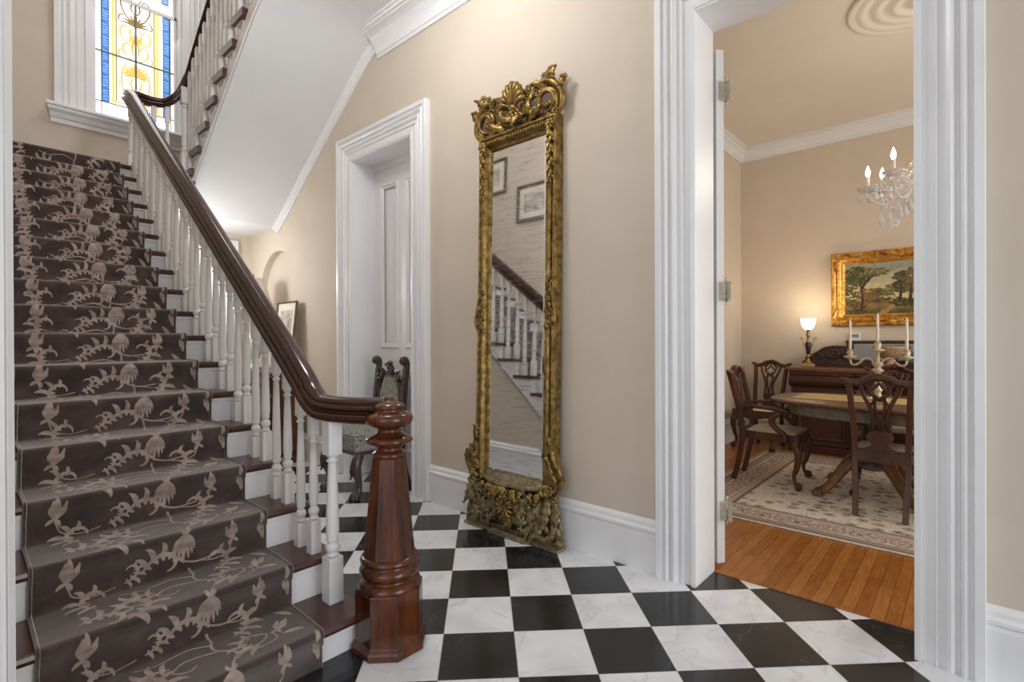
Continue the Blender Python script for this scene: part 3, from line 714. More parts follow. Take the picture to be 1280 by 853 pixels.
for xf in (rxl, rxr):          # bound edges
    sgn = 1 if xf is rxl else -1
    B.tube([(xf(RS[i])+sgn*.002, RPATH[i][0], RPATH[i][1]) for i in range(n)], .0065, 6, up=(1,0,0))
# woven leaves: strips that follow the folds of the runner
RW = .80
def strip(pts, wid):
    """pts in metres (x across, s along); wid = half widths; laid on the pile"""
    V = []; F = []; m = len(pts)
    for i, p in enumerate(pts):
        a = pts[max(i-1,0)]; b = pts[min(i+1,m-1)]; tx, ts = b[0]-a[0], b[1]-a[1]; l = math.hypot(tx, ts) or 1
        for sg in (-1, 0, 1):
            x = p[0]-ts/l*wid[i]*sg; s = p[1]+tx/l*wid[i]*sg
            V.append(on_runner(min(max(x/RW,.004),.996), s, .0016 if sg == 0 else .0012))
    for i in range(m-1):
        for q in (0,1): F.append((i*3+q, i*3+q+1, (i+1)*3+q+1, (i+1)*3+q))
    B.add(V, F, 1, True)
def sp2(pts, n=10): return [(p.x, p.y) for p in spline([(a,b,0) for a, b in pts], n)]
def wleaf(x, s, ang, ln, curl, wmax):
    """acanthus flourish: a curved rib with separate curling lobes and a rolled tip"""
    pts = []; a = ang; px, ps = x, s; k = 22
    for i in range(k+1):
        pts.append((px, ps, a)); a += curl/k*(.3+1.5*i/k); px += math.cos(a)*ln/k; ps += math.sin(a)*ln/k
    strip([(p[0],p[1]) for p in pts], [wmax*.10*(1-.5*i/k)+.0016 for i in range(k+1)])
    for q in range(6):
        i = 2+q*4 if q < 5 else 21
        for sg in (1,-1):
            out_ = sg*curl < 0                       # the outer side carries the long lobes
            p = pts[min(i,k)]; la = p[2]+sg*(.85-.05*q); ll = wmax*(1.0,1.35,1.45,1.25,.95,.6)[q]*(1.15 if out_ else .72)
            c = []; qx, qs = p[0], p[1]; aa = la
            for t in range(10):
                c.append((qx,qs)); aa -= sg*(.05+.035*t*.5) if out_ else sg*.10; qx += math.cos(aa)*ll/9; qs += math.sin(aa)*ll/9
            strip(c, [wmax*.20*math.sin(PI*(.10+.86*(t/9)**1.1))+.0007 for t in range(10)])
    qx, qs, aa = pts[-1]; c = []
    for t in range(12): c.append((qx,qs)); aa += curl*.22; qx += math.cos(aa)*ln*.028; qs += math.sin(aa)*ln*.028
    strip(c, [wmax*.20*math.sin(PI*(.2+.75*t/11))+.001 for t in range(12)])
def stem(pts, w0=.0045, w1=.0028):
    P = sp2(pts, 9); strip(P, lerp_list([w0,w1], len(P)))
def petal(x, s, ang, ln, w, bend=0.):
    c = []; a = ang
    for t in range(10): c.append((x,s)); a += bend/9; x += math.cos(a)*ln/9; s += math.sin(a)*ln/9
    strip(c, [w*math.sin(PI*(.06+.9*(t/9)**.85))+.0008 for t in range(10)])
def lily(x, s, ang, k, hand):
    """three-lobed bloom on a curled stalk"""
    petal(x, s, ang, .088*k, .0105*k, .25*hand)
    for sg in (1,-1):
        petal(x, s, ang+sg*.55, .074*k, .0085*k, -sg*.55); petal(x+.012*k*math.cos(ang), s+.012*k*math.sin(ang), ang+sg*1.1, .050*k, .009*k, -sg*1.3)
        petal(x, s, ang+sg*1.9, .030*k, .006*k, sg*.9)
    stem([(x,s),(x-.02*k*math.cos(ang+.5*hand),s-.02*k*math.sin(ang+.5*hand)),(x+hand*.02*k,s-.050*k),(x+hand*.07*k,s-.066*k),(x+hand*.13*k,s-.056*k)], .0035, .002)
def palmette(x, s, ang, k, sway):
    """fan of drooping leaves hanging from a stalk"""
    for q in range(7):
        f = (q-3)/3; petal(x+.006*f, s, ang+f*.85, (.125-.045*abs(f))*k, (.0080-.0015*abs(f))*k, -f*.75+sway*.2)
    for sg in (1,-1): petal(x, s, ang+sg*2.2, .045*k, .007*k, sg*1.2)
def flourish(x, s, ang, k, hand):
    """rolling acanthus: a main blade with three separate plumes and a curled end"""
    P = []; a = ang; px, ps = x, s
    for t in range(26): P.append((px,ps,a)); a += hand*(.03+.011*t); px += math.cos(a)*.0085*k; ps += math.sin(a)*.0085*k
    strip([(p[0],p[1]) for p in P], [.0085*k*math.sin(PI*(.1+.82*t/25))+.001 for t in range(26)])
    for t, l, w_ in ((2,.060,.009),(6,.072,.0105),(10,.068,.010),(14,.052,.0085),(18,.035,.007)):
        p = P[t]; petal(p[0], p[1], p[2]-hand*.50, l*k, w_*k, -hand*1.5); petal(p[0], p[1], p[2]+hand*.8, l*.42*k, w_*.75*k, hand*1.2)
def step_motif(s0, k):
    """one repeat: the figure on a riser and on the tread above it"""
    w = .012*math.sin(k*1.7); T = s0+.19
    lily(.10+w, s0+.072, 1.35, 1.12, 1); lily(.66+w, s0+.075, 1.75, 1.0, -1)
    flourish(.33+w, s0+.035, 1.0, .95, -1); flourish(.27+w, s0+.014, .15, .55, 1)
    palmette(.475+w, s0+.150, -PI/2-.1, 1.0, .6)
    petal(.785, s0+.04, 1.5, .07, .010, .3); petal(.785, s0+.06, 2.2, .06, .009, -.5); petal(.775, s0+.115, 1.2, .055, .009, .6)
    stem([(.475+w,s0+.15),(.49+w,T),(.52+w,T+.06),(.47+w,T+.13),(.48+w,T+.20),(.475+w,T+.245)], .0045, .0045)
    stem([(.52+w,T+.055),(.60+w,T+.05),(.64+w,T+.09),(.60+w,T+.12),(.57+w,T+.10)]); stem([(.46+w,s0+.04),(.52+w,s0+.02),(.60+w,s0+.03)])
    stem([(.48+w,T+.11),(.38+w,T+.13),(.33+w,T+.09),(.37+w,T+.06),(.40+w,T+.08)]); stem([(.47+w,T+.17),(.40+w,T+.20),(.30+w,T+.18),(.24+w,T+.20)])
    flourish(.22+w, T-.02, .35, 1.15, 1); flourish(.10+w, T+.05, .5, 1.0, -1); flourish(.33+w, T+.12, 2.6, .9, 1)
    flourish(.60+w, T+.02, 2.7, .9, -1); flourish(.55+w, T+.17, .3, 1.0, 1); lily(.68+w, T+.09, .9, 1.0, -1); flourish(.16+w, T+.15, 2.4, .9, -1); petal(.76, T+.03, 2.6, .08, .011, .5); petal(.77, T+.16, 1.9, .08, .011, .5)
per = 11                                   # path points a step
for j in range(NS-1): step_motif(RS[0 if j == 0 else 1+j*per-1], j)
ro = B.build('stair_runner', [MT['velvet'], MT['scroll']], fix=False)
tag(ro, 'dark brown velvet stair runner woven with taupe scrolling leaves, laid up the lower stairs', 'carpet')

# ================================================================ carved ornament, in a wall plane (u right, v up, w out)
def curl_pts(c, size, turns=1.35, a0=0., hand=1, n=34, shrink=.80, w=0., lift=.015):
    out = []
    for i in range(n):
        t = i/(n-1); r = size*(1-shrink*t**.85); a = a0+hand*2*PI*turns*t
        out.append((c[0]+r*math.cos(a), c[1]+r*math.sin(a), w+lift*math.sin(PI*min(1,t*1.0))))
    return out
def cscroll(B, c, size, r=.012, turns=1.35, a0=0., hand=1, w=0., lift=.02, shrink=.8, mat=0):
    P = curl_pts(c, size, turns, a0, hand, 34, shrink, w, lift)
    B.tube(P, lerp_list([r*.55,r*1.15,r,r*.85,r*.7], len(P)), 7, up=(0,0,1), mat=mat)
    B.ball(P[-1], r*1.25, 8, 6, mat)
def sscroll(B, pts, r, mat=0, n=8):
    P = spline(pts, n); B.tube(P, lerp_list([r*.4,r,r*1.1,r*.8,r*.5], len(P)), 7, up=(0,0,1), mat=mat); 
    B.ball(P[-1], r*.8, 8, 6, mat)
def acanthus(B, p, ang, ln, wid, curl=.8, lift=.03, w=0., mat=0, lobes=4):
    """raised leaf whose lobes stand up from the ground and whose tip rolls outward"""
    k = lobes*6; px, pv = p[0], p[1]; a = ang; C = []
    for i in range(k+1):
        t = i/k; C.append((px, pv, a, t)); a += curl/k*(.3+1.4*t); px += math.cos(a)*ln/k; pv += math.sin(a)*ln/k
    V = []; F = []
    for px, pv, a, t in C:
        env = math.sin(PI*min(1.,.10+.88*t**.75))
        lob = .62+.38*abs(math.sin(PI*lobes*t))
        hw = wid*env*lob+.0008; nx_, nv_ = -math.sin(a), math.cos(a)
        up_ = w+lift*math.sin(PI*.62*t)+.010*t
        for q, hh in ((-1,-.006),(-.62,.30),(-.25,.16),(0,.52),(.25,.16),(.62,.30),(1,-.006)):
            V.append((px+nx_*hw*q, pv+nv_*hw*q, up_+hh*wid*.7*env))
    for i in range(k):
        for q in range(6): F.append((i*7+q, i*7+q+1, (i+1)*7+q+1, (i+1)*7+q))
    b = len(V)
    V += [(v[0], v[1], v[2]-.010) for v in V]
    F += [tuple(b+i for i in f[::-1]) for f in F]
    for i in range(k):
        for q in (0,6): F.append((i*7+q, (i+1)*7+q, b+(i+1)*7+q, b+i*7+q))
    B.add(V, F, mat, True)
    B.ball((C[-1][0], C[-1][1], w+lift*.95+.014), wid*.30, 8, 6, mat)
def rosette(B, c, r, w=0., mat=0, n=6):
    for i in range(n):
        a = 2*PI*i/n; B.ball((c[0]+r*.62*math.cos(a), c[1]+r*.62*math.sin(a), w+r*.25), r*.42, 8, 6, mat, (1,1,.6))
    B.ball((c[0],c[1],w+r*.42), r*.36, 8, 6, mat)
def shell(B, c, r, w=0., mat=0, a0=-.25*PI, a1=1.25*PI, n=11, tall=1.35):
    for i in range(n):
        a = a0+(a1-a0)*i/(n-1); e = r*(1-.10*abs(math.cos(a))); dx, dv = math.cos(a)*e, math.sin(a)*e*tall
        P = [(c[0]+dx*t, c[1]+dv*t, w+.012+.045*math.sin(PI*.75*t)) for t in [q/8 for q in range(9)]]
        B.tube(P, [r*.05+r*(.155 if a1-a0 < PI else .115)*t for t in [q/8 for q in range(9)]], 7, up=(0,0,1), mat=mat); B.ball(P[-1], r*.155, 7, 5, mat)
    B.ball((c[0],c[1],w+.025), r*.24, 8, 6, mat)

# ================================================================ tall gilt pier mirror leaning on the wall
LEAN = .024
mir = thing('pier_mirror', 'tall gilt rococo looking-glass with shell crest, standing on the marble floor against the beige wall', 'mirror', (2.495,2.23,0))
MM = Matrix(((0,LEAN,-1,0),(-1,0,0,0),(0,1,0,0),(0,0,0,1)))      # u,v,w -> local
def mb(): return MB(MM)
G = MT['gilt']
# glass
gu, g0, g1 = .245, .385, 2.585
B = mb(); B.add([(-gu,g0,0),(gu,g0,0),(gu,g1,0),(-gu,g1,0)], [(0,1,2,3)])
bv = .018
B = mb(); ia, ib = gu-bv, bv
B.add([(-gu,g0,-.004),(gu,g0,-.004),(gu,g1,-.004),(-gu,g1,-.004),(-ia,g0+ib,0),(ia,g0+ib,0),(ia,g1-ib,0),(-ia,g1-ib,0)], [(4,5,6,7),(0,1,5,4),(1,2,6,5),(2,3,7,6),(3,0,4,7)])
B.build('looking_glass', MT['mirror'], mir)
B = mb(); B.box(-.30,.34,-.05,.30,2.66,-.008); B.build('back_board', MT['dwood'], mir)
# side and top frame mouldings
fp = [(0,-.02),(.0,.010),(.010,.014),(.016,.008),(.022,.016),(.034,.034),(.046,.038),(.056,.030),(.060,.020),(.068,.022),(.076,.034),(.088,.030),(.092,.012),(.092,-.045)]
B = mb(); k = len(fp)
cor = [(-gu,.36,-1,0),(-gu,g1,-1,1),(gu,g1,1,1),(gu,.36,1,0)]
V = [(c[0]+c[2]*t, c[1]+c[3]*t, d) for c in cor for t, d in fp]
B.add(V, [(i*k+j,i*k+j+1,(i+1)*k+j+1,(i+1)*k+j) for i in range(3) for j in range(k-1)])
B.build('frame', G, mir)
B = mb(); B.add([(-gu,.352,-.02),(gu,.352,-.02),(gu,g0,-.002),(-gu,g0,-.002),(-gu,.352,.03),(gu,.352,.03),(gu,g0-.004,.012),(-gu,g0-.004,.012)], [(0,1,2,3),(4,5,6,7),(0,1,5,4),(1,2,6,5),(2,3,7,6),(3,0,4,7)])
B.build('bottom_rail', MT['gilt_dull'], mir)
# egg and dart along the top rail
B = mb()
for i in range(22): B.ball((-.24+i*.48/21, g1+.042, .037), .011, 7, 5, 0, (.8,1.3,.7))
B.build('bead_row', G, mir)
# side festoons at top, middle and bottom
def garland(B, s, v0, v1, n, r=.020):
    for q in range(n):
        v = v0+(v1-v0)*q/(n-1); o = .012*(1 if q%2 else -1); k = 1-.45*q/(n-1)
        B.ball((s*(gu+.048+o), v, .036), r*k, 8, 6, 0, (1,1.25,.8)); B.ball((s*(gu+.048-o*1.6), v+.012, .032), r*.7*k, 7, 5, 0, (1,1.3,.8))
        acanthus(B, (s*(gu+.048), v+.01), (-PI/2 if v1 < v0 else PI/2)+o*28, .052*k+.012, .016*k, -o*40, .012, .034, lobes=2)
for s in (-1,1):
    B = mb(); garland(B, s, 2.58, 2.27, 9, .022); rosette(B, (s*(gu+.05), 2.61), .036, .035); cscroll(B, (s*(gu+.052), 2.25), .024, .008, 1.2, -PI/2, -s, .034, .012); B.build('festoon', G, mir)
    B = mb(); garland(B, s, 1.36, 1.62, 7, .020)
    cscroll(B, (s*(gu+.075), 1.40), .034, .011, 1.2, PI/2, s, .03, .014); sscroll(B, [(s*(gu+.085),1.33,.03),(s*(gu+.098),1.41,.035),(s*(gu+.085),1.50,.03),(s*(gu+.06),1.60,.03),(s*(gu+.045),1.68,.03)], .012); B.build('festoon', G, mir)
# crest
MC = MM @ Matrix(((.95,0,0,0),(0,.80,0,2.66*.20),(0,0,1,0),(0,0,0,1)))
def cb(): return MB(MC)
cr = cb()
cr.prism([(-.345,2.66),(-.345,2.70),(-.30,2.72),(.30,2.72),(.345,2.70),(.345,2.66)], (0,0,-.03), (1,0,0), (0,1,0), (0,0,1), .045)
crest = cr.build('crest', G, mir)
for s in (-1,1):
    B = cb()
    cscroll(B, (s*.265,2.80), .115, .020, 1.15, -PI/2, s, .0, .035, .72)
    cscroll(B, (s*.275,2.80), .085, .014, 1.0, -PI/2, s, .02, .03, .6)
    sscroll(B, [(s*.34,2.66,.01),(s*.385,2.72,.015),(s*.39,2.82,.02),(s*.33,2.92,.03),(s*.24,2.955,.03),(s*.17,2.92,.03),(s*.15,2.86,.03)], .022)
    sscroll(B, [(s*.31,2.68,.02),(s*.35,2.73,.025),(s*.355,2.82,.03),(s*.30,2.885,.03),(s*.23,2.90,.03)], .014)
    cscroll(B, (s*.175,2.90), .045, .013, 1.2, PI*.5 - s*PI/2, -s, .015, .02)
    acanthus(B, (s*.30,2.90), PI/2-s*.1, .14, .042, -s*1.1, .03, .02)
    acanthus(B, (s*.27,2.91), PI/2+s*.9, .15, .040, s*1.0, .03, .015)
    acanthus(B, (s*.33,2.84), PI/2-s*1.1, .12, .040, s*.9, .03, .01)
    rosette(B, (s*.405,2.925), .034, .02); rosette(B, (s*.31,3.02), .034, .03); rosette(B, (s*.255,3.00), .026, .03)
    acanthus(B, (s*.06,2.72), PI/2-s*.95, .16, .042, s*1.3, .03, .015); acanthus(B, (s*.11,2.70), PI/2-s*1.35, .16, .036, s*.9, .03, .02)
    acanthus(B, (s*.04,2.75), PI/2-s*.55, .19, .046, -s*.9, .035, .01); acanthus(B, (s*.10,2.86), PI/2-s*.2, .12, .034, -s*1.2, .03, .02)
    rosette(B, (s*.115,2.935), .032, .03); rosette(B, (s*.215,2.74), .030, .02); rosette(B, (s*.34,2.70), .03, .02)
    cscroll(B, (s*.17,2.745), .042, .011, 1.3, 0 if s > 0 else PI, s, .015, .02)
    for q in range(5): B.ball((s*(.05+q*.022), 2.90-q*.004, .035), .012, 7, 5)
    B.build('scrollwork', G, crest)
B = cb(); shell(B, (0,2.83), .118, .02, 0, .08*PI, .92*PI, 9, 1.65); rosette(B, (0,2.80), .05, .03); acanthus(B, (0,2.80), -PI/2, .12, .05, 0, .03, .02)
for s in (-1,1): acanthus(B, (0,2.79), -PI/2+s*.8, .12, .036, s*.8, .03, .02)
B.build('shell', G, crest)
# console base: shelf, carved apron, plinth
B = mb(); sh_ = [(-.33,0),(-.33,.055),(-.24,.075),(-.15,.115),(0,.135),(.15,.115),(.24,.075),(.33,.055),(.33,0)]
B.prism(sh_, (0,.335,-.03), (1,0,0), (0,0,1), (0,1,0), .022); B.build('shelf', MT['gilt_dull'], mir, bevel=.004)
B = mb()
B.prism([(-.385,.05),(-.36,.20),(-.335,.335),(.335,.335),(.36,.20),(.385,.05)], (0,0,-.03), (1,0,0), (0,1,0), (0,0,1), .03)
ap = B.build('apron', MT['gilt_base'], mir)
for s in (-1,1):
    B = mb()
    cscroll(B, (s*.30,.115), .075, .022, 1.5, PI/2, -s, .03, .045, .82)
    cscroll(B, (s*.135,.15), .070, .020, 1.5, -PI/2, s, .03, .045, .82)
    acanthus(B, (s*.30,.31), -PI/2+s*.15, .20, .050, -s*.5, .05, .03); acanthus(B, (s*.345,.32), -PI/2+s*.2, .18, .036, s*.3, .04, .02)
    acanthus(B, (s*.16,.30), -PI/2-s*.5, .16, .045, s*1.1, .05, .03); acanthus(B, (s*.23,.29), -PI/2+s*.1, .17, .045, -s*1.2, .05, .03)
    acanthus(B, (s*.23,.10), PI/2-s*.6, .13, .036, s*1.2, .04, .03); acanthus(B, (s*.05,.09), PI/2-s*.9, .13, .036, s*1.2, .04, .03)
    acanthus(B, (s*.06,.25), -PI/2-s*1.0, .11, .036, s*.9, .05, .04)
    for q in range(4): acanthus(B, (s*(.09+q*.07),.075), PI/2+s*(.4-.25*q), .075, .026, s*.7, .03, .03)
    B.ball((s*.375,.10,.02), .034, 10, 7, 0, (.9,1.25,.9)); B.ball((s*.37,.185,.02), .026, 9, 6); B.ball((s*.385,.045,.02), .032, 9, 6)
    rosette(B, (s*.225,.205), .03, .05); rosette(B, (s*.36,.30), .034, .035); rosette(B, (s*.31,.34), .030, .05)
    r_ = random.Random(11 if s > 0 else 5)
    for q in range(16):
        u_, v_ = s*(.03+.31*r_.random()), .08+.23*r_.random(); cscroll(B, (u_,v_), .022+.016*r_.random(), .009, 1.3, r_.random()*6, r_.choice((-1,1)), .055+.02*r_.random(), .02)
    for q in range(14): acanthus(B, (s*(.02+.33*r_.random()), .08+.22*r_.random()), r_.random()*6.28, .07+.05*r_.random(), .024, r_.uniform(-1.4,1.4), .03, .05, lobes=3)
    B.build('scrollwork', MT['gilt_base'], ap)
B = mb(); shell(B, (0,.205), .075, .05, tall=1.1); cscroll(B, (-.01,.115), .06, .018, 1.5, PI, 1, .03, .05)
for s in (-1,0,1): acanthus(B, (s*.05,.33), -PI/2+s*.6, .09, .034, s*.5, .04, .07)
for q in range(9): acanthus(B, (-.24+q*.06,.335-.012*abs(q-4)*.3), -PI/2+(.3 if q%2 else -.3), .06, .026, .6*(-1)**q, .02, .095-.012*abs(q-4), lobes=2)
B.build('cartouche', G, ap)
for s in (-1,1):     # brackets either side of the foot of the glass
    B = mb()
    sscroll(B, [(s*.355,.33,.02),(s*.40,.40,.03),(s*.395,.47,.03),(s*.35,.53,.03),(s*.33,.60,.03),(s*.315,.66,.025)], .020)
    cscroll(B, (s*.345,.42), .055, .016, 1.3, -PI/2, -s, .015, .04); acanthus(B, (s*.32,.36), PI/2-s*.2, .20, .042, s*.4, .04, .03)
    acanthus(B, (s*.375,.40), PI/2-s*.5, .12, .034, s*1.0, .03, .02); rosette(B, (s*.33,.36), .036, .05); cscroll(B, (s*.30,.345), .04, .014, 1.2, 0, s, .04, .03)
    acanthus(B, (s*.335,.56), PI/2+s*.3, .13, .026, -s*.5, .03, .02)
    B.build('scroll_bracket', G, mir)
B = mb(); B.box(-.405,0,-.03,.405,.022,.065); B.box(-.395,.022,-.03,.395,.034,.055); B.box(-.385,.034,-.03,.385,.052,.045); B.box(-.16,0,.06,.16,.036,.085)
B.build('plinth', MT['gilt_dull'], mir, bevel=.004)

# ================================================================ framed prints on the stair wall (seen in the looking-glass)
def print_mat(name, a, b, c):
    m = mat(name, a, .6); v = coords(m); f = noise(m, v, 9., 6., .65, .3); L(m, ramp(m, f, [(.35,a),(.5,b),(.65,c)]), bsdf(m).inputs['Base Color']); return m
MT['print'] = print_mat('faded_print', srgb(120,118,112), srgb(186,180,168), srgb(214,208,196)); MT['matboard'] = mat('mat_board', srgb(226,218,200), .7)
MT['frame_dark'] = noisy('frame_dark', srgb(84,74,64), srgb(110,98,84), 30., .4)
def framed(name, label, cat, w, h, fw, mframe, group=None, art=None):
    """upright in XZ, facing -Y, origin at bottom centre of its back"""
    t = thing(name, label, cat, group=group)
    B = MB(); pr = [(0,0),(0,-.024),(.006,-.028),(.4*fw,-.020),(.75*fw,-.014),(fw,-.012),(fw,0)]; k = len(pr)
    cor = [(-w/2,0,1,1),(w/2,0,-1,1),(w/2,h,-1,-1),(-w/2,h,1,-1)]
    B.add([(c[0]+c[2]*a, b, c[1]+c[3]*a) for c in cor for a, b in pr], [(i*k+j,i*k+(j+1)%k,((i+1)%4)*k+(j+1)%k,((i+1)%4)*k+j) for i in range(4) for j in range(k)])
    B.build('frame', mframe, t, fix=True)
    B = MB(); B.box(-w/2+fw*.9,-.010,fw*.9,w/2-fw*.9,-.002,h-fw*.9); B.build('mat_board', MT['matboard'], t)
    b = fw+.16*min(w,h); B = MB(); B.box(-w/2+b,-.013,b,w/2-b,-.009,h-b); B.build('print', art or MT['print'], t)
    return t
t = framed('framed_print', 'dark framed print on the stair wall, higher of the two seen in the tall mirror', 'picture', .56, .48, .045, MT['frame_dark'], 'prints on the stair wall'); t.location = (XL+.001,4.93,3.38); t.rotation_euler = (0,0,PI/2)
t = framed('framed_print', 'dark framed print on the stair wall, lower of the two seen in the tall mirror', 'picture', .62, .48, .045, MT['frame_dark'], 'prints on the stair wall'); t.location = (XL+.001,4.13,2.92); t.rotation_euler = (0,0,PI/2)
# ================================================================ dining room
# ---- rug
RX0, RX1, RY0, RY1 = 3.76, 6.28, -2.2, 1.70
m = mat('rug_wool', (.7,.65,.55), .95); tc = N(m,'ShaderNodeTexCoord'); sx = N(m,'ShaderNodeSeparateXYZ'); L(m, tc.outputs['Object'], sx.inputs[0])
hx, hy = (RX1-RX0)/2, (RY1-RY0)/2
ex = math_(m,'SUBTRACT', hx, math_(m,'ABSOLUTE', sx.outputs[0])); ey = math_(m,'SUBTRACT', hy, math_(m,'ABSOLUTE', sx.outputs[1]))
ed = math_(m,'MINIMUM', ex, ey)
cream, beige, rose, navy, taupe = srgb(228,219,204), srgb(198,182,164), srgb(158,130,116), srgb(84,86,98), srgb(136,122,114)
bands = ramp(m, math_(m,'MULTIPLY', ed, 2.), [(0,cream),(.03,navy),(.045,taupe),(.13,beige),(.15,navy),(.165,rose),(.20,cream),(.22,beige),(.52,cream),(.54,navy),(.555,beige),(.62,rose),(.66,navy),(.68,cream),(.70,cream)], 'CONSTANT')
def vor(scale, rnd_=1., feat='F1'):
    n = N(m,'ShaderNodeTexVoronoi', feature=feat); n.inputs['Scale'].default_value = scale; n.inputs['Randomness'].default_value = rnd_
    L(m, tc.outputs['Object'], n.inputs['Vector']); return n
nz = noise(m, tc.outputs['Object'], 16., 4., .6)
v1_ = vor(10., .6); d1 = math_(m,'ADD', v1_.outputs['Distance'], math_(m,'MULTIPLY', nz, .5))
mot = ramp(m, d1, [(0,navy),(.36,rose),(.42,beige),(.50,navy),(.53,beige),(.60,taupe),(.63,cream)], 'CONSTANT')
v2_ = vor(26., .9); d2 = math_(m,'ADD', v2_.outputs['Distance'], math_(m,'MULTIPLY', nz, .35))
mot2 = ramp(m, d2, [(0,taupe),(.32,cream)], 'CONSTANT')
isfield = math_(m,'GREATER_THAN', ed, .345); isb = math_(m,'MULTIPLY', math_(m,'GREATER_THAN', ed, .11), math_(m,'LESS_THAN', ed, .26))
c1 = mixc(m, math_(m,'MULTIPLY', isfield, math_(m,'LESS_THAN', d1, .62)), bands, mot)
c1 = mixc(m, math_(m,'MULTIPLY', isfield, math_(m,'MULTIPLY', math_(m,'LESS_THAN', d2, .31), .8)), c1, taupe)
v3_ = vor(9., .35); d3 = math_(m,'ADD', v3_.outputs['Distance'], math_(m,'MULTIPLY', nz, .4))
c1 = mixc(m, isb, c1, ramp(m, d3, [(0,navy),(.30,rose),(.42,cream),(.48,navy),(.52,beige),(.62,rose),(.68,taupe),(.74,beige)], 'CONSTANT'))
gr_ = noise(m, tc.outputs['Object'], 55., 3.)
L(m, mixc(m, math_(m,'MULTIPLY', math_(m,'GREATER_THAN', gr_, .56), .35), c1, taupe), bsdf(m).inputs['Base Color'])
bump(m, gr_, .25, .003); MT['rug'] = m
rug = thing('area_rug', 'cream oriental rug with dark floral border on the orange oak floor', 'rug', ((RX0+RX1)/2,(RY0+RY1)/2,0))
B = MB(); B.box(-hx,-hy,.001,hx,hy,.010); B.build('pile', MT['rug'], rug, bevel=.003)
B = MB()
for s in (-1,1):
    for i in range(int(2*hx/.012)):
        x = -hx+.006+i*.012; B.box(x-.003, min(s*hy,s*(hy+.05+.01*rnd.random())), .0005, x+.003, max(s*hy,s*(hy+.05)), .004)
tag(B.build('fringe', MT['ivory'], rug), kind='stuff')
RT = .0105

# ---- chippendale chairs
def cabriole(B, x, y, h, out=(0,-1), k=1.):
    ox, oy = out; l = math.hypot(ox,oy); ox, oy = ox/l, oy/l
    path = [(0,h),(.006,h-.05),(.030,h-.10),(.026,h-.17),(.006,h-.25),(-.010,h*.30),(-.008,.075),(.006,.05),(.020,.030)]
    P = spline([(x+ox*a*k, y+oy*a*k, z) for a, z in path], 5)
    B.tube(P, lerp_list([.030,.036,.034,.027,.021,.016,.0145,.018,.020], len(P)), 10, up=(1,0,0))
    cx, cy = x+ox*.022*k, y+oy*.022*k
    B.ball((cx,cy,.024), .026, 10, 7, 0, (1,1,.92))
    for q in range(4):
        a = math.atan2(oy,ox)+(-1.2,-.4,.4,1.2)[q]
        B.tube(spline([(cx+math.cos(a)*r_, cy+math.sin(a)*r_, z) for r_, z in ((.006,.060),(.022,.050),(.030,.030),(.026,.008))], 3), [.008,.009,.009,.009,.009,.008,.007,.006,.005,.004], 6)
    for s in (-1,1):
        B.tube(spline([(x+ox*.03*k-oy*s*.02, y+oy*.03*k+ox*s*.02, h-.03),(x+ox*.045*k-oy*s*.014, y+oy*.045*k+ox*s*.014, h-.09),(x+ox*.03*k, y+oy*.03*k, h-.16)], 4), lerp_list([.010,.012,.004],9), 6)
